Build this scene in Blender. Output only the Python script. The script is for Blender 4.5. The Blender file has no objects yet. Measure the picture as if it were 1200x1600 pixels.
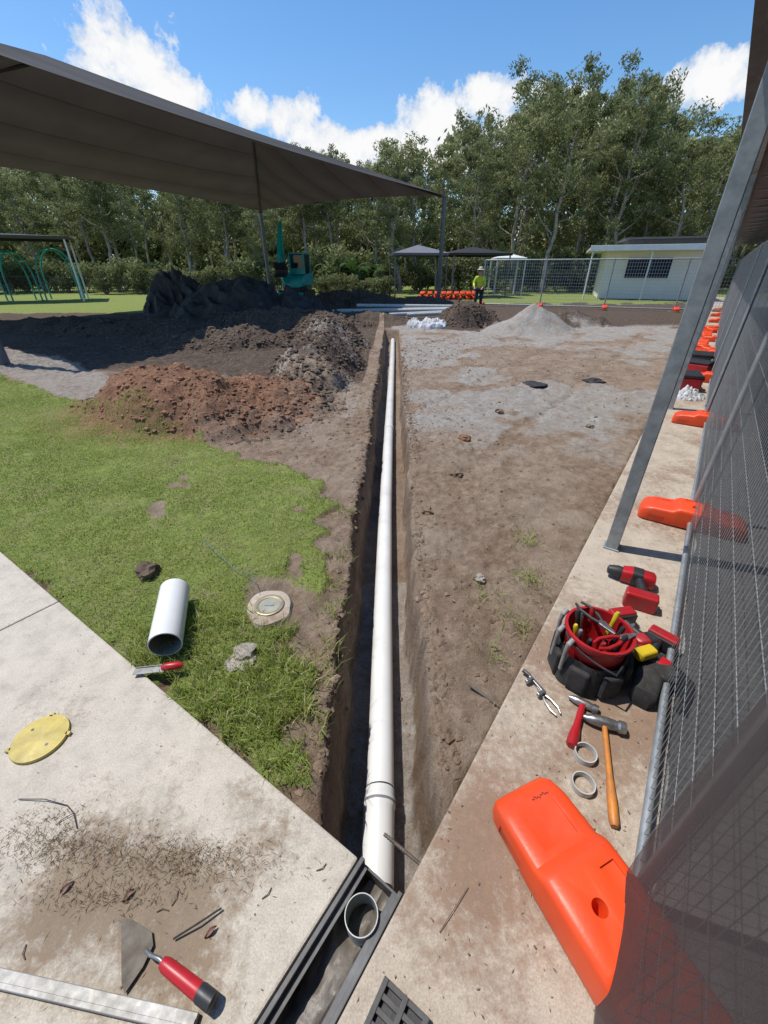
import bpy, math, random
import numpy as np
from mathutils import Vector, Matrix, Euler
R=random.Random(11); RN=np.random.default_rng(5)
C=bpy.context.scene.collection
TAU=math.tau
# ------------------------------------------------------------ helpers
def SN(s,n,z=0.0): return Vector((.811*n+.585*s,.811*s-.585*n,z))
ANG=math.atan2(.811,.585)
def _h(ix,iy,seed):
    n=(ix.astype(np.int64)*374761393+iy.astype(np.int64)*668265263+seed*1442695041)&0x7fffffff
    n=((n^(n>>13))*1274126177)&0x7fffffff
    n=(n^(n>>16))&0xffff
    return n/32767.5-1.0
def vn(x,y,seed=0):
    x=np.asarray(x,float);y=np.asarray(y,float)
    ix=np.floor(x);iy=np.floor(y);fx=x-ix;fy=y-iy
    fx=fx*fx*(3-2*fx);fy=fy*fy*(3-2*fy)
    a=_h(ix,iy,seed);b=_h(ix+1,iy,seed);c=_h(ix,iy+1,seed);d=_h(ix+1,iy+1,seed)
    return (a*(1-fx)+b*fx)*(1-fy)+(c*(1-fx)+d*fx)*fy
def fbm(x,y,o=4,seed=0):
    t=0;a=1;s=0
    for i in range(o):
        t=t+a*vn(x*2**i+i*17.3,y*2**i-i*9.1,seed+i);s+=a;a*=.5
    return t/s
def sm(a,b,x):
    t=np.clip((x-a)/(b-a),0,1);return t*t*(3-2*t)
def inpoly(x,y,poly):
    r=np.zeros(np.shape(x),bool)
    for i in range(len(poly)):
        x1,y1=poly[i];x2,y2=poly[(i+1)%len(poly)]
        if y1==y2: continue
        c=((y1>y)!=(y2>y))&(x<(x2-x1)*(y-y1)/(y2-y1)+x1)
        r^=c
    return r
class MB:
    def __init__(s): s.v=[];s.f=[]
    def add(s,vs,fs,m=None):
        o=len(s.v)
        s.v+=[tuple(m@Vector(p)) if m else tuple(p) for p in vs]
        s.f+=[tuple(i+o for i in f) for f in fs]
        return s
    def box(s,c,d,m=None,rz=0):
        x,y,z=d[0]/2,d[1]/2,d[2]/2
        q=Matrix.Translation(c)@Matrix.Rotation(rz,4,'Z')
        if m: q=m@q
        vs=[(-x,-y,-z),(x,-y,-z),(x,y,-z),(-x,y,-z),(-x,-y,z),(x,-y,z),(x,y,z),(-x,y,z)]
        return s.add(vs,[(0,3,2,1),(4,5,6,7),(0,1,5,4),(1,2,6,5),(2,3,7,6),(3,0,4,7)],q)
    def tube(s,pts,r,n=8,cap=True):
        pts=[Vector(p) for p in pts]
        rs=r if isinstance(r,(list,tuple)) else [r]*len(pts)
        vs=[];fs=[];prev=None
        for i,p in enumerate(pts):
            t=(pts[min(i+1,len(pts)-1)]-pts[max(i-1,0)]).normalized()
            if prev is None:
                a=t.orthogonal().normalized()
            else:
                a=(prev-t*prev.dot(t)).normalized()
            prev=a;b=t.cross(a)
            for k in range(n):
                w=TAU*k/n
                vs.append(p+(a*math.cos(w)+b*math.sin(w))*rs[i])
        for i in range(len(pts)-1):
            for k in range(n):
                k2=(k+1)%n
                fs.append((i*n+k,i*n+k2,(i+1)*n+k2,(i+1)*n+k))
        if cap:
            fs.append(tuple(range(n-1,-1,-1)));fs.append(tuple((len(pts)-1)*n+k for k in range(n)))
        return s.add(vs,fs)
    def lathe(s,prof,n=28,m=None,closed=False):
        vs=[];fs=[]
        for r,z in prof:
            for k in range(n):
                vs.append((r*math.cos(TAU*k/n),r*math.sin(TAU*k/n),z))
        P=len(prof)
        for i in range(P if closed else P-1):
            j=(i+1)%P
            for k in range(n):
                k2=(k+1)%n
                fs.append((i*n+k,i*n+k2,j*n+k2,j*n+k))
        return s.add(vs,fs,m)
    def prism(s,poly,z0,z1,m=None):
        n=len(poly)
        vs=[(x,y,z0) for x,y in poly]+[(x,y,z1) for x,y in poly]
        fs=[tuple(range(n-1,-1,-1)),tuple(range(n,2*n))]+[(i,(i+1)%n,n+(i+1)%n,n+i) for i in range(n)]
        return s.add(vs,fs,m)
    def grid(s,fn,nu,nv):
        vs=[fn(i/nu,j/nv) for j in range(nv+1) for i in range(nu+1)]
        w=nu+1
        return s.add(vs,[(j*w+i,j*w+i+1,(j+1)*w+i+1,(j+1)*w+i) for j in range(nv) for i in range(nu)])
    def loft(s,st,n=20,e=.35,m=None):
        vs=[];fs=[]
        for x,hw,h in st:
            for k in range(n):
                w=TAU*k/n;c=math.cos(w);q=math.sin(w)
                vs.append((x,hw*math.copysign(abs(c)**e,c),h/2+h/2*math.copysign(abs(q)**e,q)))
        for i in range(len(st)-1):
            for k in range(n):
                k2=(k+1)%n;fs.append((i*n+k,i*n+k2,(i+1)*n+k2,(i+1)*n+k))
        fs.append(tuple(range(n-1,-1,-1)));fs.append(tuple((len(st)-1)*n+k for k in range(n)))
        return s.add(vs,fs,m)
    def obj(s,name,mat,parent=None,smooth=False,bevel=0,loc=None,rz=None,fix=True):
        me=bpy.data.meshes.new(name);me.from_pydata(s.v,[],s.f);me.update()
        if fix:
            import bmesh
            bm=bmesh.new();bm.from_mesh(me);bmesh.ops.recalc_face_normals(bm,faces=bm.faces);bm.to_mesh(me);bm.free()
        o=bpy.data.objects.new(name,me);C.objects.link(o)
        for mm in (mat if isinstance(mat,list) else [mat]): me.materials.append(mm)
        if smooth:
            for p in me.polygons:p.use_smooth=True
            try: me.set_sharp_from_angle(angle=math.radians(40))
            except Exception: pass
        if bevel:
            b=o.modifiers.new('b','BEVEL');b.width=bevel;b.segments=2;b.limit_method='ANGLE'
        if parent:o.parent=parent
        if loc is not None:o.location=loc
        if rz is not None:o.rotation_euler=(0,0,rz)
        return o
def npmesh(name,co,faces_n,mat,attr=None,parent=None):
    me=bpy.data.meshes.new(name);N=len(co);F=N//faces_n
    me.vertices.add(N);me.vertices.foreach_set('co',np.asarray(co,np.float32).ravel())
    me.loops.add(N);me.loops.foreach_set('vertex_index',np.arange(N,dtype=np.int32))
    me.polygons.add(F);me.polygons.foreach_set('loop_start',np.arange(F,dtype=np.int32)*faces_n)
    try: me.polygons.foreach_set('loop_total',np.full(F,faces_n,np.int32))
    except Exception: pass
    me.update(calc_edges=True)
    if attr is not None:
        a=me.attributes.new('var','FLOAT','POINT');a.data.foreach_set('value',np.asarray(attr,np.float32))
    me.materials.append(mat)
    o=bpy.data.objects.new(name,me);C.objects.link(o)
    if parent:o.parent=parent
    return o
def tag(o,label,cat,group=None):
    o['label']=label;o['category']=cat
    if group:o['group']=group
    return o
def thing(name,label,cat,loc=(0,0,0),rz=0,group=None,scale=1):
    o=bpy.data.objects.new(name,None);C.objects.link(o);o.location=loc;o.rotation_euler=(0,0,rz);o.scale=(scale,)*3
    o.empty_display_size=.1
    return tag(o,label,cat,group)
def clone(src,loc,rz=0,scale=None,rot=None,label=None):
    o=src.copy();C.objects.link(o);o.location=loc
    o.rotation_euler=rot if rot else (0,0,rz)
    if scale:o.scale=(scale,)*3 if not isinstance(scale,tuple) else scale
    if label:o['label']=label
    for ch in src.children:
        c=ch.copy();C.objects.link(c);c.parent=o
        for g in ch.children:
            k=g.copy();C.objects.link(k);k.parent=c
    return o
# ------------------------------------------------------------ materials
def nodes(name):
    m=bpy.data.materials.new(name);m.use_nodes=True
    nt=m.node_tree;b=nt.nodes['Principled BSDF']
    return m,nt,b
def noise(nt,co,scale,detail=5,rough=.55,dist=0):
    n=nt.nodes.new('ShaderNodeTexNoise');n.inputs['Scale'].default_value=scale;n.inputs['Detail'].default_value=detail
    n.inputs['Roughness'].default_value=rough;n.inputs['Distortion'].default_value=dist
    nt.links.new(co,n.inputs['Vector']);return n.outputs['Fac']
def ramp(nt,fac,stops):
    r=nt.nodes.new('ShaderNodeValToRGB');e=r.color_ramp.elements
    while len(e)<len(stops):e.new(.5)
    for i,(p,c) in enumerate(stops):
        e[i].position=p;e[i].color=(c[0],c[1],c[2],1) if not isinstance(c,(int,float)) else (c,c,c,1)
    nt.links.new(fac,r.inputs['Fac']);return r.outputs['Color']
def mix(nt,fac,a,b,mode='MIX'):
    m=nt.nodes.new('ShaderNodeMixRGB');m.blend_type=mode
    for i,v in ((0,fac),(1,a),(2,b)):
        if isinstance(v,bpy.types.NodeSocket): nt.links.new(v,m.inputs[i])
        elif isinstance(v,(int,float)): m.inputs[i].default_value=v if i==0 else (v,v,v,1)
        else: m.inputs[i].default_value=(*v,1)
    return m.outputs[0]
def math_(nt,op,a,b=0.0):
    m=nt.nodes.new('ShaderNodeMath');m.operation=op
    for i,v in ((0,a),(1,b)):
        if isinstance(v,bpy.types.NodeSocket): nt.links.new(v,m.inputs[i])
        else: m.inputs[i].default_value=v
    return m.outputs[0]
def bump(nt,b,h,strength=.5,dist=.01):
    n=nt.nodes.new('ShaderNodeBump');n.inputs['Strength'].default_value=strength;n.inputs['Distance'].default_value=dist
    nt.links.new(h,n.inputs['Height']);nt.links.new(n.outputs['Normal'],b.inputs['Normal'])
def ocoord(nt,kind='Object'):
    return nt.nodes.new('ShaderNodeTexCoord').outputs[kind]
def pm(name,c1,c2=None,scale=6,rough=.6,metal=0,bs=0,bscale=40,spec=.5,c3=None,bd=.004):
    m,nt,b=nodes(name);co=ocoord(nt)
    c2=c2 or tuple(x*.75 for x in c1)
    f=noise(nt,co,scale,7,.62)
    st=[(.33,c2),(.66,c1)]
    if c3: st=[(.3,c3),(.42,c2),(.66,c1)]
    col=ramp(nt,f,st);nt.links.new(col,b.inputs['Base Color'])
    rr=ramp(nt,noise(nt,co,scale*3,4),[(.3,min(1,rough*1.15)),(.7,rough*.85)]);nt.links.new(rr,b.inputs['Roughness'])
    b.inputs['Metallic'].default_value=metal;b.inputs['Specular IOR Level'].default_value=spec
    if bs: bump(nt,b,noise(nt,co,bscale,5),bs,bd)
    return m
def leafmat(name,stops,trans=.35,rough=.6):
    m,nt,b=nodes(name)
    a=nt.nodes.new('ShaderNodeAttribute');a.attribute_name='var'
    oi=nt.nodes.new('ShaderNodeObjectInfo')
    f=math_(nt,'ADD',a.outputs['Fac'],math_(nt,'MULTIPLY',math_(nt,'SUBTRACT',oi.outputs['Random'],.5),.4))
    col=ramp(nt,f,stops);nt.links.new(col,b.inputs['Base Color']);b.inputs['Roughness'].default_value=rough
    b.inputs['Specular IOR Level'].default_value=.3
    t=nt.nodes.new('ShaderNodeBsdfTranslucent');nt.links.new(col,t.inputs['Color'])
    mx=nt.nodes.new('ShaderNodeMixShader');mx.inputs[0].default_value=trans
    nt.links.new(b.outputs[0],mx.inputs[1]);nt.links.new(t.outputs[0],mx.inputs[2])
    nt.links.new(mx.outputs[0],nt.nodes['Material Output'].inputs['Surface'])
    return m
def groundmat():
    m,nt,b=nodes('ground_material');co=ocoord(nt)
    a=nt.nodes.new('ShaderNodeAttribute');a.attribute_name='mask'
    sp=nt.nodes.new('ShaderNodeSeparateColor');nt.links.new(a.outputs['Color'],sp.inputs[0])
    n1=noise(nt,co,1.1,9,.68);n2=noise(nt,co,13,9,.72);n3=noise(nt,co,110,6,.75);n5=noise(nt,co,3.5,8,.7)
    soil=ramp(nt,n2,[(.3,(.145,.098,.066)),(.5,(.235,.166,.115)),(.72,(.35,.27,.2))])
    soil=mix(nt,ramp(nt,n1,[(.4,0),(.66,.7)]),soil,(.35,.285,.225))
    soil=mix(nt,ramp(nt,n5,[(.3,.7),(.5,0)]),soil,(.14,.09,.06))
    grv=ramp(nt,n2,[(.3,(.23,.21,.185)),(.5,(.345,.325,.295)),(.72,(.44,.415,.38))])
    vo=nt.nodes.new('ShaderNodeTexVoronoi');vo.inputs['Scale'].default_value=70;nt.links.new(co,vo.inputs['Vector'])
    grv=mix(nt,.25,grv,ramp(nt,vo.outputs['Distance'],[(.1,(.45,.43,.4)),(.6,(.18,.165,.15))]))
    grv=mix(nt,ramp(nt,n5,[(.42,0),(.68,.75)]),grv,(.26,.195,.145))
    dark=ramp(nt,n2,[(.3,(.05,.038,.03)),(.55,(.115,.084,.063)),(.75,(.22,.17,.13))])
    grs=ramp(nt,n2,[(.3,(.12,.15,.04)),(.55,(.21,.26,.065)),(.75,(.31,.32,.12))])
    grs=mix(nt,ramp(nt,n5,[(.48,0),(.72,.55)]),grs,(.3,.25,.14))
    edge=math_(nt,'SUBTRACT',math_(nt,'MULTIPLY',math_(nt,'ADD',n2,n5),.5),.5)
    def msk(s,k=1.2,lo=.36,hi=.64): return ramp(nt,math_(nt,'ADD',s,math_(nt,'MULTIPLY',edge,k)),[(lo,0),(hi,1)])
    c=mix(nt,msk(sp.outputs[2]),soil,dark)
    c=mix(nt,msk(sp.outputs[1],2.0,.25,.75),c,grv)
    c=mix(nt,msk(sp.outputs[0],.8),c,grs)
    red=nt.nodes.new('ShaderNodeAttribute');red.attribute_name='red'
    c=mix(nt,msk(red.outputs['Fac'],1.6,.3,.75),c,ramp(nt,n2,[(.3,(.14,.07,.041)),(.7,(.34,.185,.115))]))
    c=mix(nt,.45,c,ramp(nt,n3,[(.3,.2),(.7,.86)]),'OVERLAY')
    nt.links.new(c,b.inputs['Base Color']);b.inputs['Roughness'].default_value=.95;b.inputs['Specular IOR Level'].default_value=.15
    h=math_(nt,'ADD',math_(nt,'MULTIPLY',n2,1.0),math_(nt,'MULTIPLY',n3,.3))
    bump(nt,b,h,.9,.04)
    return m
def concrete(name,base,dirt,amt,centers=()):
    m,nt,b=nodes(name);co=ocoord(nt)
    n1=noise(nt,co,1.6,9,.7);n2=noise(nt,co,8,9,.74);n3=noise(nt,co,170,4,.7);n4=noise(nt,co,30,7,.78)
    c=ramp(nt,n2,[(.25,tuple(x*.68 for x in base)),(.5,base),(.75,tuple(min(1,x*1.18) for x in base))])
    c=mix(nt,.45,c,ramp(nt,n3,[(.3,.25),(.7,.74)]),'OVERLAY')
    f=math_(nt,'ADD',n1,math_(nt,'MULTIPLY',math_(nt,'SUBTRACT',n4,.5),.7))
    for cx,cy,r in centers:
        v=nt.nodes.new('ShaderNodeVectorMath');v.operation='DISTANCE';nt.links.new(co,v.inputs[0]);v.inputs[1].default_value=(cx,cy,0)
        f=math_(nt,'ADD',f,ramp(nt,math_(nt,'DIVIDE',v.outputs['Value'],r),[(0,.2),(1,0)]))
    k=ramp(nt,f,[(amt,0),(amt+.2,.85)])
    c=mix(nt,k,c,ramp(nt,n4,[(.3,tuple(x*.55 for x in dirt)),(.7,dirt)]))
    sp=ramp(nt,n4,[(.68,0),(.74,.7)])
    c=mix(nt,sp,c,(.14,.105,.075))
    nt.links.new(c,b.inputs['Base Color']);b.inputs['Roughness'].default_value=.9;b.inputs['Specular IOR Level'].default_value=.25
    bump(nt,b,math_(nt,'ADD',math_(nt,'MULTIPLY',n3,.5),n4),.4,.006)
    return m
GM=groundmat()
CONL=concrete('pale_concrete',(.50,.448,.372),(.25,.175,.11),.6,((-1.0,.62,.35),(-.65,.55,.35),(-.75,.9,.2),(-.35,.62,.2),(-.6,.35,.3),(-.52,.78,.12),(-.95,.42,.3)))
CONR=concrete('dirty_concrete',(.44,.375,.30),(.28,.175,.115),.48,((.5,.75,.4),(1.0,1.3,.6),(.3,.5,.3),(.85,.95,.3)))
CONF=concrete('floor_concrete',(.28,.275,.265),(.15,.13,.11),.62)
PVC=pm('white_pvc',(.74,.74,.72),(.68,.68,.66),3,.32,c3=(.6,.57,.52))
PVCI=pm('pvc_inside',(.3,.34,.32),None,5,.5)
PVCO=pm('weathered_pvc',(.52,.53,.5),(.38,.38,.36),12,.5)
GALV=pm('galvanised_steel',(.42,.44,.45),(.28,.3,.31),9,.5,metal=.55,bs=.1)
GALVP=pm('galvanised_post',(.38,.41,.42),(.24,.265,.275),14,.5,metal=.5,bs=.15)
WIRE=pm('galvanised_wire',(.5,.52,.53),(.36,.38,.39),20,.45,metal=.5)
WIREL=pm('pale_galvanised_wire',(.6,.62,.63),(.5,.52,.53),20,.6,metal=.1)
ORG=pm('orange_plastic',(.86,.085,.012),(.74,.065,.012),3,.42,bs=.25,bscale=90,bd=.002,c3=(.6,.09,.035))
BLKP=pm('black_plastic',(.03,.03,.032),(.016,.016,.017),12,.5,bs=.2)
GRT=pm('grate_plastic',(.085,.085,.085),(.055,.05,.045),12,.6,bs=.2)
CHAN=pm('channel_plastic',(.13,.13,.132),(.08,.077,.074),5,.55,bs=.3,c3=(.17,.135,.1))
REDP=pm('red_plastic',(.5,.012,.02),(.33,.012,.015),6,.4,c3=(.22,.04,.035))
YEL=pm('yellow_plastic',(.6,.47,.12),(.38,.3,.09),14,.6,bs=.3)
STEEL=pm('tool_steel',(.42,.42,.42),(.2,.19,.18),25,.35,metal=.8)
RUST=pm('dull_steel',(.2,.17,.14),(.12,.09,.07),25,.6,metal=.4)
ALU=pm('aluminium',(.36,.355,.34),(.22,.21,.19),14,.5,metal=.15,spec=.3,bs=.2)
TRB=pm('trowel_blade',(.2,.175,.14),(.11,.09,.07),22,.85,spec=.15,bs=.4)
WOODH=pm('orange_handle',(.62,.22,.03),(.36,.14,.04),18,.5,bs=.2)
TEAL=pm('teal_paint',(.0,.36,.31),(.0,.26,.23),5,.35)
GLASS=pm('dark_glass',(.02,.025,.03),None,5,.1)
WHITE=pm('white_paint',(.75,.75,.72),(.65,.65,.62),3,.5)
DARKR=pm('dark_roof',(.09,.09,.095),(.06,.06,.06),3,.5)
BRN=pm('brown_fascia',(.04,.036,.035),(.025,.022,.022),3,.5)
BARK=pm('eucalypt_bark',(.42,.37,.32),(.2,.165,.135),2.5,.9,bs=.4,bscale=12)
TARP=pm('black_geotextile',(.06,.055,.05),(.022,.021,.02),2.5,.75,bs=.6,bscale=7,bd=.05,c3=(.09,.068,.05))
HIV=pm('hi_vis_yellow',(.62,.75,.05),(.45,.55,.04),6,.8)
NAVY=pm('navy_cloth',(.02,.025,.05),None,6,.9)
SKIN=pm('skin',(.5,.3,.2),(.42,.24,.16),9,.6)
CLOTHB=pm('black_fabric',(.045,.042,.04),(.02,.019,.018),14,.9,bs=.4,c3=(.09,.07,.05))
BAG=pm('white_bag',(.72,.72,.72),(.5,.5,.5),8,.6,bs=.5,bscale=14,bd=.02)
SOILC=pm('clod_soil',(.28,.205,.148),(.14,.098,.068),3,.95,bs=.6,bscale=60,spec=.1,bd=.01)
STONE=pm('pale_stone',(.42,.38,.33),(.25,.21,.17),5,.9,bs=.5)
def sailmat():
    m,nt,b=nodes('shade_fabric');co=ocoord(nt)
    mp=nt.nodes.new('ShaderNodeMapping');mp.inputs['Rotation'].default_value=(0,0,math.radians(33));nt.links.new(co,mp.inputs['Vector'])
    sep=nt.nodes.new('ShaderNodeSeparateXYZ');nt.links.new(mp.outputs[0],sep.inputs[0])
    fr=math_(nt,'FRACT',math_(nt,'MULTIPLY',sep.outputs[0],.62))
    seam=ramp(nt,fr,[(0,.25),(.035,.85),(.5,1),(1,.75)])
    st=noise(nt,co,.8,5)
    c=mix(nt,st,(.05,.048,.048),(.09,.084,.08))
    c=mix(nt,1,c,seam,'MULTIPLY')
    nt.links.new(c,b.inputs['Base Color']);b.inputs['Roughness'].default_value=.85
    t=nt.nodes.new('ShaderNodeBsdfTranslucent');nt.links.new(mix(nt,1,c,(.85,.7,.6),'MULTIPLY'),t.inputs['Color'])
    mx=nt.nodes.new('ShaderNodeMixShader');mx.inputs[0].default_value=.26
    nt.links.new(b.outputs[0],mx.inputs[1]);nt.links.new(t.outputs[0],mx.inputs[2])
    nt.links.new(mx.outputs[0],nt.nodes['Material Output'].inputs['Surface']);return m
SAIL=sailmat()
def clothmat(name,lo,hi,col=(.03,.032,.035)):
    m,nt,b=nodes(name);co=ocoord(nt)
    b.inputs['Base Color'].default_value=(*col,1);b.inputs['Roughness'].default_value=.8
    n=noise(nt,co,2.2,3);n2=noise(nt,co,300,2)
    f=math_(nt,'ADD',math_(nt,'MULTIPLY',n2,.25),ramp(nt,n,[(.3,lo),(.7,hi)]))
    t=nt.nodes.new('ShaderNodeBsdfTransparent');mx=nt.nodes.new('ShaderNodeMixShader')
    nt.links.new(f,mx.inputs[0]);nt.links.new(t.outputs[0],mx.inputs[1]);nt.links.new(b.outputs[0],mx.inputs[2])
    nt.links.new(mx.outputs[0],nt.nodes['Material Output'].inputs['Surface']);return m
CLOTH=clothmat('shade_cloth_mesh',.36,.5);CLOTH2=clothmat('dense_shade_cloth',.6,.74,(.06,.045,.043))
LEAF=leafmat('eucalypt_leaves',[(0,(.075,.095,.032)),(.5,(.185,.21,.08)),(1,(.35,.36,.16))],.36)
LEAFB=leafmat('broad_leaves',[(0,(.05,.1,.02)),(1,(.2,.3,.06))])
GRASS=leafmat('grass_blades',[(0,(.2,.25,.05)),(.5,(.345,.42,.09)),(.8,(.46,.5,.15)),(1,(.6,.52,.29))],.42)
DRY=leafmat('dry_litter',[(0,(.11,.075,.045)),(.5,(.25,.18,.11)),(1,(.42,.33,.21))],.15,.9)
# ------------------------------------------------------------ ground
LAWN=[(-.33,.77),(-2.62,2.27),(-9,6.53),(-12,8.6),(-12,11),(-7.3,8.0),(-3.8,5.5),(-2.5,4.7),(-1.46,3.95),(-.52,3.3),(-.48,2.6),(-.40,2.0),(-.34,1.55),(-.28,1.1)]
def xc(y): return -.04+.0215*y+.012*np.sin(y*1.7)
heaps=[(-2.8,5.6,1.75,.9,-.45,.6),(-1.75,5.9,1.1,.95,0,.4),(-1.3,8.6,.85,2.7,0,.6),(-1.5,11.6,1.05,2.0,.2,.68),
 (-4.2,11.5,2.4,1.1,.2,.35),(-7.5,14,3,1.4,-.1,.35),(-3.5,15.5,3,1.4,.1,.5),(4.75,14.5,1.6,1.15,0,.8),(2.95,15.9,1.25,1.0,.2,.78),
 (-1.8,25,3.2,1.6,.1,.75),(2,24.5,2.2,1.2,.1,.5),(-1,18,2,.9,0,.3),(-11,15,2.5,1.2,.1,.35),(6.6,16.5,1.6,.9,0,.4)]
def fields(X,Y):
    s=.585*X+.811*Y;n=.811*X-.585*Y
    f1=fbm(X*1.1,Y*1.1,4,1);f2=fbm(X*7,Y*7,5,2);f4=fbm(X*2.7,Y*2.7,4,8);f5=fbm(X*2,Y*2,2,51);f6=fbm(X*13,Y*13,2,61)
    jx=X+.12*f4+.12*f2;jy=Y+.12*f1+.12*f2
    lawn=inpoly(jx,jy,LAWN).astype(float)
    lawn*=1-np.clip(1.5-np.hypot((X+.62)/.22,(Y-1.85)/.26)+.8*f2,0,1)
    lawn*=1-sm(.2,.45,f4+.2*f2)*sm(-1.5,-.7,X)*.9
    lawn*=1-sm(.46,.64,f4+.2*f2)*.7
    far=((X<-10.5)&(Y>20.5))|((Y>27+f1*2)&(X>5))|(Y>33)
    lawn=np.maximum(lawn,np.where(far,1.0,0))
    hz=np.zeros_like(X);
    for (hx,hy,rx,ry,rt,h) in heaps:
        dx=X-hx;dy=Y-hy;c=math.cos(rt);q=math.sin(rt)
        fine=(h==.8)
        k=.09 if fine else .22
        r=np.sqrt(((dx*c+dy*q)/rx)**2+((-dx*q+dy*c)/ry)**2)+k*f5
        t=np.clip(1-r,0,1)
        rough=.03 if fine else .095
        prof=t**1.15 if fine else t*(2-t)
        hz=np.maximum(hz,h*prof+np.where(t>0,np.minimum(t*6,1)*rough*(1.1*f4+.4*f6+.2*f2),0))
    near=1-sm(14,24,Y)
    gh=np.hypot((X-4.75)/1.6,(Y-14.5)/1.2)<1
    z=-.055+.03*f1+(1-lawn)*(.03*f2+.014*fbm(X*25,Y*25,3,5))*(.4+.6*near)*np.where(gh,.3,1)+lawn*.03
    ruts=(X>.6)&(n<-.3)
    rr_=np.abs(np.sin((n+.15*f1)*2.1))
    z=z-np.where(ruts,.03*(1-sm(0,.25,rr_))*sm(3,5,Y),0)
    z=z+hz
    z=np.where((X<-1)&(Y>7.5)&(Y<22)&(lawn<.5),z+.06*f4+.04*np.abs(f2),z)
    wob=.035*fbm(Y*2.6,X*0+3,5,21)+.02*f2+.012*f6
    wobR=.035*fbm(Y*3.1,X*0+9,5,33)+.03*f2+.02*f6-.03
    side=X>xc(Y)
    d=np.abs(xc(Y)-X)
    half=.245+np.where(side,wobR,wob)+.02*sm(2,6,Y);fl=-.555+.08*sm(1,13,Y)+.012*f2
    t=sm(0,1,(half-d)/(np.where(side,.055,.08)+.02*f4))
    t=t*(1-sm(14.6,15.1,Y))*(s>.43)*(n<-.24)
    z=z*(1-t)+fl*t
    z=np.where((n>-.232)&(n<3.2),-.13,z)
    left=(n<-.405)&((Y-.576)-(X+.083)*(2.27-.576)/(-2.62+.083)<-.01)
    z=np.where(left,-.13,z)
    z=np.where((n<-.225)&(n>-.41)&(s<.46),-.36,z)
    grav=sm(2.9,6.0,Y+1.3*f1+.8*f4+.25*(X-.5))*(X>.25)*(1-sm(15,17,Y))
    brownp=sm(-.08,.32,f1+.45*f4+.55*np.exp(-((Y-9.0)/1.6)**2)*(X>2.2)-.05+.25*(1-sm(0,.4,rr_)))
    grav*=1-.85*brownp
    grav=np.maximum(grav,((X<-.4)&(X>-2.0)&(Y>4)&(Y<11))*sm(-.1,.4,f1+.5*f4)*.65)
    grav=np.maximum(grav,(inpoly(X,Y,[(-3.9,5.55),(-7.4,8.1),(-13,11.5),(-13,13),(-7.4,9.8),(-4.4,7.2)]))*.6)
    grav=np.where(gh,.85,grav)
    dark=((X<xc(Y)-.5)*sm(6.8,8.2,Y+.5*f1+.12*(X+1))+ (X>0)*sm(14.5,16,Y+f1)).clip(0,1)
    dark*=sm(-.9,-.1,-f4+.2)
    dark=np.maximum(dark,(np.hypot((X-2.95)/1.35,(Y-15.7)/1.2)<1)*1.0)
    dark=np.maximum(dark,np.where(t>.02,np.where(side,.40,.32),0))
    dark*=1-gh
    red=np.clip(1.35-np.hypot((X+2.75)/1.9,(Y-5.6)/1.3),0,1)
    grav=grav*(1-(t>.05))*(1-red*.95)*(1-(np.hypot((X-2.95)/1.35,(Y-15.7)/1.2)<1))
    grav=np.where((t>.9)&(Y<2.6),.6,grav)
    return z,lawn*(t<.1),grav,dark*(1-red),red
def spacing(segs):
    out=[]
    for a,b,d in segs: out+=list(np.arange(a,b,d))
    out.append(segs[-1][1]);return np.array(out)
xs=spacing([(-300,-60,30),(-60,-24,3),(-24,-8,.25),(-8,-5,.07),(-5,-2.2,.035),(-2.2,-.7,.028),(-.7,1.0,.016),(1.0,3,.035),(3,8,.06),(8,24,.3),(24,60,3),(60,300,30)])
ys=spacing([(-60,-4,8),(-4,.3,.2),(.3,3,.02),(3,7,.03),(7,12,.05),(12,18,.09),(18,36,.3),(36,80,3),(80,500,40)])
X,Y=np.meshgrid(xs,ys)
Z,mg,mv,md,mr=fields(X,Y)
me=bpy.data.meshes.new('ground')
nx,ny=len(xs),len(ys)
idx=np.arange(nx*ny).reshape(ny,nx)
q=np.stack([idx[:-1,:-1],idx[:-1,1:],idx[1:,1:],idx[1:,:-1]],-1).reshape(-1,4)
me.vertices.add(nx*ny);me.vertices.foreach_set('co',np.stack([X,Y,Z],-1).astype(np.float32).ravel())
me.loops.add(q.size);me.loops.foreach_set('vertex_index',q.astype(np.int32).ravel())
me.polygons.add(len(q));me.polygons.foreach_set('loop_start',np.arange(len(q),dtype=np.int32)*4)
me.polygons.foreach_set('use_smooth',np.ones(len(q),bool))
me.update(calc_edges=True)
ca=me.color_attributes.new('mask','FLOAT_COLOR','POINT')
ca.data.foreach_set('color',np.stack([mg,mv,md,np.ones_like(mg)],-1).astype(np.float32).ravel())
ra=me.attributes.new('red','FLOAT','POINT');ra.data.foreach_set('value',mr.astype(np.float32).ravel())
me.materials.append(GM)
g=bpy.data.objects.new('ground',me);C.objects.link(g);g['kind']='structure'
def gz(x,y): return float(fields(np.array([x],float),np.array([y],float))[0][0])
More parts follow.
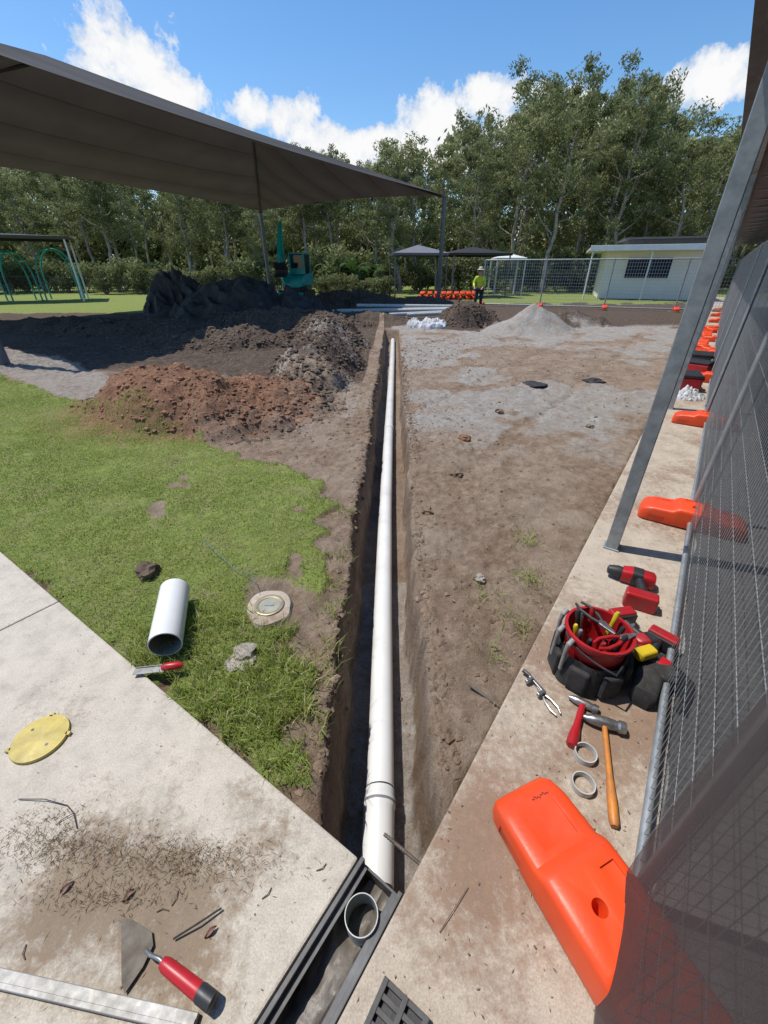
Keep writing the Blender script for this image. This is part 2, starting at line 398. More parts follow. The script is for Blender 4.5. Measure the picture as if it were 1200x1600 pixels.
def clods(name,P,size,mat,grow=True,pw=6):
    base=np.array([[0,0,1],[.9,0,.3],[.28,.85,.3],[-.73,.53,.3],[-.73,-.53,.3],[.28,-.85,.3],[.73,.53,-.4],[-.28,.85,-.4],[-.9,0,-.4],[-.28,-.85,-.4],[.73,-.53,-.4],[0,0,-1]])
    fa=[(0,1,2),(0,2,3),(0,3,4),(0,4,5),(0,5,1),(1,6,2),(2,7,3),(3,8,4),(4,9,5),(5,10,1),(2,6,7),(3,7,8),(4,8,9),(5,9,10),(1,10,6),(11,7,6),(11,8,7),(11,9,8),(11,10,9),(11,6,10)]
    n=len(P)
    z=fields(P[:,0],P[:,1])[0]
    sz=size[0]+(size[1]-size[0])*RN.random(n)**pw
    if grow: sz=sz*np.clip(.7+P[:,1]*.05,.7,1.6)
    V=base[None]*(.75+.5*RN.random((n,12,1)))*np.stack([.8+.5*RN.random(n),.8+.5*RN.random(n),.5+.4*RN.random(n)],-1)[:,None]*sz[:,None,None]
    an=RN.random(n)*TAU;c=np.cos(an)[:,None];s_=np.sin(an)[:,None]
    vx=V[...,0]*c-V[...,1]*s_;vy=V[...,0]*s_+V[...,1]*c
    V=np.stack([vx+P[:,0:1],vy+P[:,1:2],V[...,2]+z[:,None]-sz[:,None]*.15],-1)
    co=V[:,np.array(fa).ravel()].reshape(-1,3)
    o=npmesh(name,co,3,mat);o['kind']='stuff';return o
def samp_soil(n):
    k=int(n*1.8)
    y=.8+13*RN.random(k)**1.3;x=-2.5+7.5*RN.random(k);
    nn=.811*x-.585*y
    dx=np.abs(x-xc(y))
    keep=(nn<-.26)&((dx>.28)|(RN.random(k)<.5))&~(inpoly(x,y,LAWN)&(RN.random(k)<.97))&~((nn<-.39)&((y-.576)+(x+.083)*.668<0.03))
    keep&=(vn(x*1.2,y*1.2,77)+.6*RN.random(k)>0.15)&(np.hypot(x-4.75,y-14.5)>1.7)
    keep&=(x<1.2)|(RN.random(k)<.5)
    return np.stack([x[keep],y[keep]],-1)
clods('soil_clods',samp_soil(17000),(.004,.03),SOILC)
k=3400;yy=.85+9*RN.random(k)**1.3;sd=np.where(RN.random(k)<.4,-1,1);xx=xc(yy)+sd*(.23+np.abs(RN.normal(0,.05,k)))
kk=(.811*xx-.585*yy<-.26)
clods('trench_edge_crumbs',np.stack([xx[kk],yy[kk]],-1),(.005,.034),SOILC)
def samp_heap(n):
    out=[]
    for (hx,hy,rx,ry,rt,h) in heaps[:7]+[heaps[8],heaps[9]]:
        m=int(n*rx*ry/12);a=RN.random(m)*TAU;r=np.sqrt(RN.random(m))*1.1
        u=np.cos(a)*r*rx;v=np.sin(a)*r*ry;c=math.cos(rt);q_=math.sin(rt)
        out.append(np.stack([hx+u*c-v*q_,hy+u*q_+v*c],-1))
    P=np.concatenate(out);return P[np.abs(P[:,0]-xc(P[:,1]))>.33]
REDC=pm('red_clod_soil',(.34,.19,.12),(.2,.105,.064),2,.95,bs=.6,bscale=60,spec=.1,c3=(.13,.072,.048))
P=samp_heap(32000);isred=(np.hypot((P[:,0]+2.75)/1.9,(P[:,1]-5.6)/1.35)<1)
DCL=pm('dark_clod_soil',(.18,.135,.1),(.085,.06,.045),2,.95,bs=.6,bscale=60,spec=.1)
clods('heap_clods',P[isred],(.006,.042),REDC,False,7);clods('dark_heap_clods',P[~isred],(.008,.055),DCL,False,7)
# ------------------------------------------------------------ slabs
def slab(name,poly,z0,z1,mat):
    o=MB().prism(poly,z0,z1).obj(name,mat,bevel=.008);o['kind']='structure';return o
e=lambda s,n:tuple(SN(s,n)[:2])
ed=Vector((-2.537,1.694)).normalized();c0=Vector((-.083,.576));J=c0+ed*2.16;J2=c0+ed*2.167
dn=Vector((.585,.811))
slab('left_pavement',[tuple(c0),e(-4,-.404),tuple(J-dn*4.6),tuple(J)],-.11,0,CONL)
slab('left_pavement_end',[tuple(J2),tuple(J2-dn*4.6),(-9,-4),(-9,6.53),(-2.62,2.27)],-.11,-.001,CONL)
slab('right_pavement',[e(-4,-.235),e(-4,.38),e(40,.38),e(40,-.235)],-.11,0,CONR)
slab('veranda_floor',[e(-4,.386),e(-4,3.0),e(40,3.0),e(40,.386)],-.11,.004,CONF)
t=thing('drain_channel','dark grey channel drain set between two concrete slabs','drain',SN(-.05,-.3195),ANG)
m=MB();L=.96
m.box((0,.074,-.06),(L,.014,.11));m.box((0,-.074,-.06),(L,.014,.11));m.box((0,0,-.13),(L,.162,.03));m.box((L/2-.004,0,-.08),(.008,.134,.07))
m.obj('channel_wall',CHAN,t,bevel=.002)
for y in (.058,-.058): MB().box((0,y,-.03),(L-.02,.018,.006)).obj('grate_ledge',CHAN,t,bevel=.001)
m=MB();m.grid(lambda u,v:((u-.5)*(L-.02),(v-.5)*.13,-.10+.012*float(vn(u*14,v*4,3))+.006*float(vn(u*40,v*12,4))),60,12);m.obj('mud_bed',pm('wet_mud',(.16,.135,.11),(.07,.06,.05),15,.5,bs=.6),t,smooth=True)
def pipe(name,label,p0,p1,ro,ri,mat=PVC,cat='pipe',n=32):
    p0=Vector(p0);p1=Vector(p1);L=(p1-p0).length;q=(p1-p0).to_track_quat('Z','Y').to_matrix().to_4x4()
    o=thing(name,label,cat,p0);
    MB().lathe([(ro,0),(ro,L),(ri,L),(ri,0)],n,q,closed=True).obj('pipe_wall',mat,o,smooth=True)
    return o,q,L
o,q,L=pipe('riser_pipe','short upright grey white PVC pipe stub standing in the drain channel',(-.062,.447,-.165),(-.068,.442,-.012),.0505,.0478,PVCO,n=48)
MB().lathe([(.0476,.01),(.0476,.150),(.0474,.150),(.0474,.01)],48,q,closed=True).obj('pipe_lining',PVCI,o,smooth=True)
MB().lathe([(.047,.02),(.001,.02)],24,q).obj('mud_plug',SOILC,o)
# main pipe
PR=.065
o=thing('drainage_pipe','long white PVC pipe laid along the bottom of the trench','pipe',(0,0,0))
MB().tube([(-.018,1.0,-.455),(-.008,2.2,-.448),(.012,3.5,-.442),(.055,5.3,-.432),(.12,7.8,-.418),(.22,11.5,-.40),(.30,14.9,-.39)],PR,48).obj('pipe_barrel',PVC,o,smooth=True)
p0=Vector((-.03,.64,-.46));p1=Vector((-.018,1.03,-.455))
q=(p1-p0).to_track_quat('Z','Y').to_matrix().to_4x4();q.translation=p0
MB().lathe([(.069,0),(.069,.27),(.073,.278),(.073,.312),(.069,.32),(.068,.35),(PR-.001,.355),(PR-.001,0)],48,q,closed=True).obj('pipe_socket',PVC,o,smooth=True)
MB().lathe([(.0733,.29),(.0742,.293),(.0742,.299),(.0733,.302)],36,q).obj('seal_ring',pm('grey_seal',(.22,.23,.25)),o,smooth=True)
for x0,yy,z0,dx in ((.073,6.0,-.428,.0035),(.222,11.6,-.40,.003)):
    MB().tube([(x0,yy-.07,z0),(x0+dx,yy+.07,z0)],PR+.005,28).obj('pipe_collar',PVC,o,smooth=True)
for a,b in (((.12,.58,-.06),(.0,.655,-.035)),((.54,1.13,-.05),(.40,1.245,-.03))):
    o=thing('rebar_dowel','ribbed steel dowel poking out of the slab edge into the trench','steel bar',a,group='steel dowels in the slab edge')
    v=Vector(b)-Vector(a);mb=MB();mb.tube([(0,0,0),v],.006,8)
    for i in range(14):
        p=v*(i/14);mb.tube([p,p+v*.02],.0075,8)
    mb.obj('bar',RUST,o)
# grate
o=thing('drain_grate','black slotted plastic drain grate lying on the concrete','drain grate',(-.055,.10,.008),math.radians(-33)+math.pi/2)
mb=MB();GL,GW=.42,.135
for y in (GW/2-.007,-GW/2+.007,0): mb.box((0,y,.008),(GL,.014,.018))
k=15
for i in range(k+1): mb.box((-GL/2+.006+i*(GL-.012)/k,0,.007),(.013,GW-.02,.014))
mb.obj('grate_bars',GRT,o,bevel=.0015);MB().box((0,0,-.003),(GL-.004,GW-.004,.003)).obj('base_tray',BLKP,o)
# ------------------------------------------------------------ grass
def blades(name,P,h0,h1,w,dry=.1,lean=.5,wide=False):
    n=len(P);z=fields(P[:,0],P[:,1])[0]
    dist=np.hypot(P[:,0],P[:,1])
    a=RN.random(n)*TAU;h=h0+(h1-h0)*RN.random(n)**2;ww=w*(.6+.8*RN.random(n))*(np.clip(.7+dist*.15,.7,2.2) if wide else 1)
    la=RN.random(n)*TAU;ll=h*lean*(.3+RN.random(n))
    dx=np.cos(a)*ww;dy=np.sin(a)*ww;lx=np.cos(la)*ll;ly=np.sin(la)*ll
    x,y=P[:,0],P[:,1];z=z-.004
    A=np.stack([x-dx,y-dy,z],-1);B=np.stack([x+dx,y+dy,z],-1)
    Cc=np.stack([x+dx*.7+lx*.35,y+dy*.7+ly*.35,z+h*.6],-1);D=np.stack([x-dx*.7+lx*.35,y-dy*.7+ly*.35,z+h*.6],-1)
    T=np.stack([x+lx,y+ly,z+h*.95],-1);T2=T+np.stack([dx*.15,dy*.15,0*dx],-1)
    co=np.stack([A,B,Cc,D,D,Cc,T2,T],1).reshape(-1,3)
    pv=.5+.6*fbm(x*1.3,y*1.3,5,31)+.25*(RN.random(n)-.5)
    pv=np.where(RN.random(n)<dry,.88+.12*RN.random(n),pv)
    o=npmesh(name,co,4,GRASS,np.repeat(pv,8));o['kind']='stuff';return o
def lawnpts(n,x0,x1,y0,y1,thr=.5,power=1.0):
    y=y0+(y1-y0)*RN.random(n)**power;x=x0+(x1-x0)*RN.random(n)
    l=fields(x,y)[1];k=(l>thr)&((x+.083)*.668+(y-.576)>.02)
    k&=fbm(x*4,y*4,4,41)>-.55+.85*RN.random(n)-.15
    return np.stack([x[k],y[k]],-1)
blades('lawn_grass',lawnpts(540000,-8,-.25,.75,9.0,.5,1.45),.012,.034,.0022,.2,.8,True)
T=lawnpts(2300,-1.3,-.25,.78,1.75,.3);T=T[RN.random(len(T))<np.clip(1.3-(T[:,1]-.8),.15,1)]
T=np.concatenate([T+RN.normal(0,.012,T.shape) for _ in range(6)]);T=T[(T[:,0]+.083)*.668+(T[:,1]-.576)>0.0]
blades('long_grass',T,.035,.09,.0023,.18,.95)
tx=[]
for cx_,cy_,k in ((-.3,2.3,50),(-.33,2.9,60),(-.3,2.0,40),(.95,2.05,120),(.75,1.65,80),(1.05,2.5,80),(.55,1.45,40),(-.30,1.3,90),(-.29,1.75,90),(-.27,1.5,60),(.62,1.9,50),(-.27,1.05,80)):
    tx.append(np.array([[cx_,cy_]])+RN.normal(0,.06,(k,2)))
blades('weed_tufts',np.concatenate(tx),.03,.1,.0025,.25,1.0)
def litter(name,P,z,l0,l1,w,mat=DRY,tilt=.15):
    n=len(P);a=RN.random(n)*TAU;l=l0+(l1-l0)*RN.random(n)**2;ww=w*(.5+RN.random(n))
    ux=np.cos(a)*l/2;uy=np.sin(a)*l/2;vx=-np.sin(a)*ww/2;vy=np.cos(a)*ww/2
    z0=z+.002+.005*RN.random(n);dz=l*tilt*(RN.random(n)-.3)
    x,y=P[:,0],P[:,1]
    co=np.stack([np.stack([x-ux,y-uy,z0],-1),np.stack([x+vx,y+vy,z0+dz*.5+.003],-1),np.stack([x+ux,y+uy,z0+np.abs(dz)],-1),np.stack([x-vx,y-vy,z0+.001],-1)],1).reshape(-1,3)
    o=npmesh(name,co,4,mat,np.repeat(RN.random(n),4));o['kind']='stuff';return o
def onleft(P): return P[(.811*P[:,0]-.585*P[:,1]<-.42)&((P[:,0]+.083)*.668+(P[:,1]-.576)<-.0)]
pl=[]
for cx_,cy_,sx,sy,k in ((-1.0,.60,.16,.035,1100),(-.62,.57,.15,.03,900),(-.75,.53,.2,.04,300),(-.6,.35,.3,.1,60),(-1.15,.66,.1,.04,400),(-.85,.48,.12,.02,400)):
    pl.append(np.stack([RN.normal(cx_,sx,k),RN.normal(cy_,sy,k)],-1))
litter('dry_grass_litter',onleft(np.concatenate(pl)),0,.006,.03,.0012,tilt=.05)
P=onleft(np.stack([-3+3*RN.random(500),-.2+2.4*RN.random(500)],-1));litter('leaf_litter',P,0,.003,.014,.003,tilt=.05)
P=np.stack([RN.random(1500)*9,RN.random(1500)*.6],-1);P2=np.stack([.811*(P[:,1]-.23)+.585*P[:,0],.811*P[:,0]-.585*(P[:,1]-.23)],-1)
litter('pavement_litter',P2,0,.003,.018,.004,tilt=.05)
k=1000;x=RN.random(k)*4-.2;y=1+RN.random(k)*5;kk=(.811*x-.585*y<-.27)&(x>.4)
P=np.stack([x[kk],y[kk]],-1);o=litter('fallen_leaves',P,fields(P[:,0],P[:,1])[0]+.01,.01,.035,.007)
def twig(label,pts,r=.003,mat=None):
    o=thing('twig',label,'twig',pts[0],group='twigs on the concrete')
    p0=Vector(pts[0]);MB().tube([Vector(p)-p0 for p in pts],r,6).obj('stick',mat or RUST,o,smooth=True)
BK=pm('black_rubber',(.03,.028,.027),None,8,.7)
TW=pm('brown_twig',(.2,.13,.085),(.1,.065,.045),30,.9)
twig('thin dark twig bent on the pale concrete',[(-1.32,.745,.006),(-1.22,.742,.012),(-1.13,.725,.006),(-1.09,.70,.008),(-1.05,.655,.005)],.0016,BK)
twig('short dark twig bent on the pale concrete',[(-1.09,.70,.008),(-1.12,.68,.006),(-1.13,.665,.004)],.0013,BK)
twig('thin pale twig on the concrete beside the channel',[(.16,.40,.006),(.2,.44,.009),(.26,.5,.006)],.0012,TW)
for i in range(6):
    a=R.random()*TAU;x=-1.1+R.random()*.9;y=.3+R.random()*.25
    if .811*x-.585*y>-.45: continue
    twig('small brown bark scrap on the concrete',[(x,y,.003),(x+.02*math.cos(a),y+.02*math.sin(a),.006),(x+.035*math.cos(a+.3),y+.035*math.sin(a+.3),.003)],.0016,TW)
for x,y in ((-.78,.48),(-.5,.4),(-.98,.5),(.62,.33)):
    o=thing('dead_leaf','curled brown dead leaf on the concrete','leaf',(x,y,.002),R.random()*TAU,group='dead leaves on the concrete',scale=.75)
    MB().grid(lambda u,v:((u-.5)*.05,(v-.5)*.018*math.sin(math.pi*min(.98,max(.05,u))),.004+.008*(2*v-1)**2+.006*math.sin(u*5)),8,4).obj('blade',pm('dead_leaf_brown',(.3,.17,.13),(.2,.11,.085),20,.8),o,smooth=True,fix=False)
# ------------------------------------------------------------ small things on the lawn and slab
o,q,L=pipe('pipe_offcut','short white PVC pipe offcut lying on the grass',(-1.075,1.40,.065),(-1.2,1.80,.07),.078,.0725)
MB().lathe([(.072,.002),(.072,L-.002),(.0717,L-.002),(.0717,.002)],32,q,closed=True).obj('pipe_lining',PVCI,o,smooth=True)
MB().lathe([(.0715,L*.5),(0.001,L*.5)],32,q).obj('mud_plug',pm('dark_mud',(.05,.04,.03)),o)
o=thing('drain_cover','round yellow plastic access cover lying on the concrete','drain cover',(-1.40,.967,.0))
mb=MB();mb.lathe([(.001,.016),(.085,.017),(.092,.014),(.1,.014),(.102,.008),(.1,.0),(.001,.0)],40)
mb.obj('disc',YEL,o,smooth=True)
for a,b in (((.1,.02,.008),(.02,.016,.012)),((-.09,-.05,.008),(.02,.016,.012)),((-.02,.1,.008),(.016,.02,.012))): MB().box(a,b).obj('locking_lug',YEL,o,bevel=.002)
for a in ((.05,-.03,0),(-.05,.03,0)): MB().lathe([(.006,.0165),(.006,.018),(.001,.018)],12,Matrix.Translation(a)).obj('screw_boss',RUST,o)
a=Vector((-1.2,.332,0));b=Vector((-.475,.232,0));o=thing('straightedge','long aluminium straightedge lying on the concrete','level',a,math.atan2(b.y-a.y,b.x-a.x))
LL=(b-a).length
MB().box((LL/2,0,.011),(LL,.036,.02)).obj('bar',ALU,o,bevel=.002)
MB().box((LL/2,0,.0225),(LL-.004,.012,.003)).obj('centre_rib',ALU,o)
o=thing('brick_trowel','pointing trowel with muddy steel blade and red handle','trowel',(-.68,.36,.004))
mb=MB();poly=[(-.092,.068),(-.06,.066),(.012,.04),(.03,.012),(.022,-.03),(-.002,-.078),(-.02,-.06)]
mb.prism(poly,.006,.0085);mb.obj('blade',TRB,o,bevel=.0008)
MB().tube([(.018,.0,.010),(.04,-.012,.025),(.07,-.02,.034),(.085,-.028,.034)],.0055,10).obj('neck',STEEL,o,smooth=True)
d=Vector((.16,-.07,-.006));p=Vector((.08,-.026,.033))
MB().tube([p,p+d*.08,p+d*.35,p+d*.7,p+d*.74],[.013,.017,.0185,.0195,.019],16).obj('handle',REDP,o,smooth=True)
MB().tube([p+d*.74,p+d*.78,p+d*1.0,p+d*1.03],[.0195,.021,.021,.014],16).obj('handle_cap',BLKP,o,smooth=True)
o=thing('dark_rod_shape','thin dark rod shape beside the trowel','steel rod',(-.60,.385,.01));MB().tube([(0,0,.0),(.06,.03,.008),(.115,.065,.002)],.0028,8).obj('rod',BK,o,smooth=True)  # thin dark bent line beside the trowel, drawn as a tube
o=thing('scraper','flat scraper with steel blade and red handle at the grass edge','scraper',(-1.14,1.285,.012),math.radians(8))
mb=MB();mb.box((.03,0,.008),(.14,.04,.003));mb.box((.03,.016,.012),(.13,.004,.008));mb.obj('blade',ALU,o,bevel=.001)
mb=MB();mb.tube([(.09,0,.012),(.11,0,.016),(.16,0,.018),(.18,0,.014)],[.016,.019,.018,.012],10);mb.obj('handle',REDP,o,smooth=True)
o=thing('inspection_cover','round inspection cover with a metal rim set in concrete','drain cover',(-.66,1.756,-.02))
mb=MB();mb.lathe([(.001,.004),(.11,.006),(.135,.0),(.15,-.03)],40)
mb.v=[(x*(1+.15*float(vn(x*9,y*9,3))),y*(1+.15*float(vn(x*9,y*9,4))),zz) for x,y,zz in mb.v];mb.obj('concrete_surround',CONR,o,smooth=True)
MB().lathe([(.062,.012),(.078,.016),(.084,.014),(.084,.004)],40).obj('rim',pm('brass_rim',(.45,.38,.24),(.3,.24,.15),8,.4,metal=.6),o,smooth=True)
MB().lathe([(.001,.0095),(.062,.0095)],40).obj('lid',pm('lid_concrete',(.36,.35,.28),(.25,.25,.2),9,.8),o)
MB().box((0,0,.011),(.05,.012,.004)).obj('lifting_bar',GALVP,o)
import bmesh
def rock(label,x,y,r,fl=.5,mat=STONE,seed=0,name='rock'):
    o=thing(name,label,'rock',(x,y,gz(x,y)));
    bm=bmesh.new();bmesh.ops.create_icosphere(bm,subdivisions=3,radius=r)
    for v in bm.verts:
        p=v.co/r;k=1+.35*float(vn(p.x*2+seed,p.y*2+p.z*1.7,seed))+.15*float(vn(p.x*6,p.y*6+p.z*5,seed+1));v.co*=k;v.co.z=v.co.z*fl+r*fl*.3
    mm=bpy.data.meshes.new('stone_body');bm.to_mesh(mm);bm.free();mm.materials.append(mat)
    k=bpy.data.objects.new('stone_body',mm);C.objects.link(k);k.parent=o
rock('flat broken piece of concrete lying in the grass',-.71,1.40,.075,.4,STONE,3)
rock('dark clump of soil sitting on the lawn',-1.5,2.05,.075,.7,DCL,5)
rock('small pale stone on the dirt',.62,2.05,.035,.7,STONE,7)
rock('brown clod beside the trench',.7,3.6,.06,.6,SOILC,9)
rock('reddish brown clod beside the trench',.95,4.6,.07,.6,REDC,11)
rock('dark flat piece of broken asphalt on the gravel',3.7,7.4,.17,.25,BK,13)
rock('dark flat piece of broken asphalt on the gravel',2.6,7.2,.2,.12,BK,17)
rock('small clod on the trench edge',.35,2.9,.05,.6,SOILC,19)
rock('brown clod on the gravel',1.6,5.6,.06,.6,SOILC,29)
rock('brown clod on the gravel',2.6,5.0,.05,.6,SOILC,31)
o=thing('string_line','faded blue string lying in the grass','string',(-1.25,2.35,.02));MB().tube([(0,0,0.01),(.12,-.12,.012),(.3,-.3,.008),(.43,-.37,.012),(.5,-.5,.0)],.0016,6).obj('cord',pm('blue_cord',(.1,.22,.27)),o)
# ------------------------------------------------------------ fence
PL=2.8;FH=2.0
def panel_parts(o,cloth=True,L=PL,H=FH,wr=.0013,fr=.0185,sp=.042,wm=None,nh=14,cm=None,off=-.028):
    mb=MB();x0,x1=.0,L
    mb.tube([(x0,0,.02),(x0,0,H)],fr,16)
    for z in (.06,H-.02): mb.tube([(x0,0,z),(x1-.01,0,z)],fr*.85,12)
    mb.obj('frame',GALV,o,smooth=True)
    mb=MB()
    k=int((x1-x0)/sp)
    for i in range(1,k): x=x0+(x1-x0)*i/k;mb.tube([(x,.004,.06),(x,.004,H-.02)],wr,4,False)
    for i in range(1,nh): z=.06+(H-.08)*i/nh;mb.tube([(x0,-.002,z),(x1,-.002,z)],wr,4,False)
    mb.obj('wire_mesh',wm or WIRE,o,fix=False)
    if cloth:
        mb=MB();mb.grid(lambda u,v:(x0+.02+(x1-x0-.04)*u,off-.010*math.sin(u*17+v*3)-.006*math.sin(u*47+v*7)-(.02*(1-v)**4 if off<0 else -.004),.012+(H-.05)*v),80,16)
        mb.obj('shade_cloth',cm or CLOTH,o,smooth=True,fix=False)
joints=[-1.98,.82,3.56,6.36,9.16,11.96,14.76,17.56,20.36,23.16,25.96]
src=thing('temporary_fence_panel','galvanised wire mesh fence panel backed with dark shade cloth','fence',SN(joints[1],.33),ANG,group='temporary fence panels beside the veranda')
panel_parts(src)
for j in joints[2:-1]:
    clone(src,SN(j+.0,.325+R.uniform(-.012,.012)),ANG+R.uniform(-.006,.006))
np_=thing('temporary_fence_panel','mesh fence panel hung with dense dark shade cloth','fence',SN(joints[0],.33),ANG,group='temporary fence panels beside the veranda')
panel_parts(np_,True,2.8,2.0,cm=CLOTH2,off=.034)
def block_mesh():
    st=[(-.335,.07,.05),(-.325,.093,.085),(-.30,.108,.108),(-.25,.115,.122),(-.13,.118,.128),(-.105,.12,.15),(-.09,.12,.156),(.09,.12,.156),(.105,.12,.15),(.13,.118,.128),(.25,.115,.122),(.30,.108,.108),(.325,.093,.085),(.335,.07,.05)]
    b=MB().loft(st,32,.3).obj('tmp_body',ORG,smooth=True)
    cut=MB()
    cut.lathe([(.0,.07),(.018,.07),(.021,.2),(.0,.2)],20,Matrix.Translation((-.0,-.03,0)))
    cut.box((-.22,0,.133),(.14,.12,.03));cut.box((.22,0,.133),(.14,.12,.03))
    cut.box((0,.06,.162),(.12,.05,.03));cut.box((0,.128,.09),(.12,.04,.08));cut.box((-.22,.128,.03),(.1,.04,.06));cut.box((-.22,-.128,.03),(.1,.04,.06))
    c=cut.obj('tmp_cut',ORG)
    md_=b.modifiers.new('x','BOOLEAN');md_.object=c;md_.operation='DIFFERENCE';md_.solver='EXACT'
    bv=b.modifiers.new('bv','BEVEL');bv.width=.006;bv.segments=3;bv.limit_method='ANGLE';bv.angle_limit=math.radians(35)
    dg=bpy.context.evaluated_depsgraph_get();me=bpy.data.meshes.new_from_object(b.evaluated_get(dg))
    bpy.data.objects.remove(b);bpy.data.objects.remove(c)
    me.name='block_body'
    for p in me.polygons:p.use_smooth=True
    try: me.set_sharp_from_angle(angle=math.radians(50))
    except Exception: pass
    return me
BM=block_mesh()
def block(loc,rz,label,name='fence_block',group='orange fence feet',scale=1):
    o=thing(name,label,'fence foot',loc,rz,group,scale)
    k=bpy.data.objects.new('block_body',BM);C.objects.link(k);k.parent=o
    return o
nb=block((.612,.42,.001),math.atan2(-.915,.40),'large orange plastic fence foot lying on dirty concrete','fence_block',scale=1.08)
pts=[(-.27+.004*math.sin(i*1.9)+.003*math.sin(i*.7),.06-i*.0032,.1195) for i in range(20)]
MB().tube(pts,.0008,4).obj('pen_marking',BK,nb)
for i,j in enumerate(joints[2:]):
    block(SN(j-.1,.33,.001),ANG-math.pi/2+R.uniform(-.08,.08),'orange plastic fence foot under the mesh panel joint')
# ------------------------------------------------------------ school building with veranda
o=thing('school_building','long building with veranda roof on galvanised posts','building',SN(0,0),ANG)
def loc(s,n,z): return (s,-n,z)
mb=MB();mb.box(loc(13,3.1,1.4),(34,.2,2.8));mb.obj('wall',pm('cladding',(.2,.19,.18),(.16,.15,.14),2,.8),o)
for s in (2.8,6.85,10.9,15,19,23,27):
    m2=MB();m2.box(loc(s,-.078,1.27),(.078,.078,2.53));m2.box(loc(s,-.078,.006),(.10,.10,.012));m2.obj('post',GALVP,o,bevel=.004)
m2=MB();m2.add([loc(-4,-.14,2.66),loc(30,-.14,2.66),loc(30,3.2,3.0),loc(-4,3.2,3.0),loc(-4,-.14,2.70),loc(30,-.14,2.70),loc(30,3.2,3.04),loc(-4,3.2,3.04)],[(0,1,2,3),(4,5,6,7),(0,1,5,4),(2,3,7,6),(0,3,7,4),(1,2,6,5)]);m2.obj('roof',DARKR,o)
m2=MB();m2.box(loc(13,-.165,2.64),(34,.04,.14));m2.box(loc(13,-.215,2.66),(34,.05,.10));m2.obj('gutter',BRN,o)
m2=MB();m2.box(loc(13,-.078,2.57),(34,.07,.08));
for i in range(26): m2.box(loc(-3+i*1.25,1.5,2.72),(.06,3.0,.1))
m2.obj('roof_frame',GALVP,o)
for s in (4,9,14,19,24):
    m2=MB();m2.box(loc(s,2.985,1.5),(1.8,.03,1.2));m2.obj('window',GLASS,o)
# ------------------------------------------------------------ big shade sail
A=Vector((-7.95,32.5,4.9));B=Vector((3.07,26,4.9));Cn=Vector((-7.95,8.96,5.05));D=Vector((-18.97,15.5,5.05))
mAB=(A+B)/2;mCD=(Cn+D)/2;ax=(mCD-mAB).normalized()
R1=mAB+ax*6.2;R1.z=6.9;R2=mCD-ax*6.2;R2.z=7.15
o=thing('shade_structure','large grey hip-roofed fabric shade canopy on steel poles','shade structure',(0,0,0))
def face(e0,e1,r0,r1,inward,sag):
    def fn(u,v):
        p=(e0.lerp(e1,u)).lerp(r0.lerp(r1,u),v)
        k=4*u*(1-u)*(1-v)**2
        p=p+inward*sag*k
        p.z-=.25*math.sin(math.pi*v)*(4*u*(1-u))**.5
        p.z+=.12*k
        return p
    return fn
mb=MB();cen=(mAB+mCD)/2
for e0,e1,r0,r1,sg in ((B,Cn,R1,R2,.9),(D,A,R2,R1,.7),(A,B,R1,R1,.5),(Cn,D,R2,R2,.5)):
    mid=(e0+e1)/2;iw=(Vector((cen.x,cen.y,0))-Vector((mid.x,mid.y,0)));
    pr=(e1-e0).normalized();iw=(iw-pr*iw.dot(pr)).normalized()
    mb.grid(face(e0,e1,r0,r1,iw,sg),36,12)
mb.obj('canopy',SAIL,o,smooth=True,fix=False)
mb=MB()
for a,b in ((A,R1),(B,R1),(Cn,R2),(D,R2),(R1,R2)):
    mb.tube([a.lerp(b,i/10)-Vector((0,0,.10)) for i in range(11)],.05,8)
mb.obj('roof_frame',pm('dark_steel',(.05,.05,.055)),o)
DST=pm('pole_paint',(.14,.145,.15),(.1,.1,.105),4,.5)
for p in (A,B,Cn,D):
    m2=MB();m2.tube([(p.x,p.y,-.3),(p.x,p.y,p.z-.02)],.11,14);m2.box((p.x,p.y,p.z-.05),(.3,.3,.06));m2.obj('pole',DST,o,smooth=True)
# ------------------------------------------------------------ tarp pile
def tarp(name,label,cx_,cy_,rx,ry,h,seed,mat=TARP,cat='tarpaulin'):
    o=thing(name,label,cat,(cx_,cy_,0))
    def fn(u,v):
        a=u*TAU;r=(1-v)
        px=math.cos(a)*r;py=math.sin(a)*r
        f=float(fbm(np.array([px*2.4+seed]),np.array([py*2.4]),3,seed)[0]);f2=abs(float(vn(px*5+py*2+seed,py*3,seed+3)));f3=abs(float(vn(px*11+seed,py*9,seed+6)))
        rr=1+.2*f
        z=h*(1-r**1.7)*(1+.9*f)+.4*h*(.4-f2)*(1 if r<.97 else .2)+.1*h*(.4-f3)*(1 if r<.97 else 0)
        return (px*rx*rr,py*ry*rr,max(z,-.05) if r<.999 else -.08)
    MB().grid(fn,110,40).obj('sheet',mat,o,smooth=False)
    return o
tarp('tarpaulin_pile','tall black geotextile heaped over a pile of soil',-6.2,19.5,3.0,1.7,1.0,5)
tarp('tarpaulin_pile','crumpled black sheeting lying on dug soil',-8.9,20.4,1.9,1.2,1.2,9)
tarp('tarpaulin_pile','low crumpled black sheeting beside the heap',-3.9,19.2,1.7,1.0,.75,14)
tarp('plastic_bag','crumpled white plastic bag on the dirt',1.65,15.2,.5,.35,.26,21,BAG,'bag')
tarp('plastic_bag','small crumpled white plastic bag on the dirt',1.1,15.6,.3,.25,.2,22,BAG,'bag')
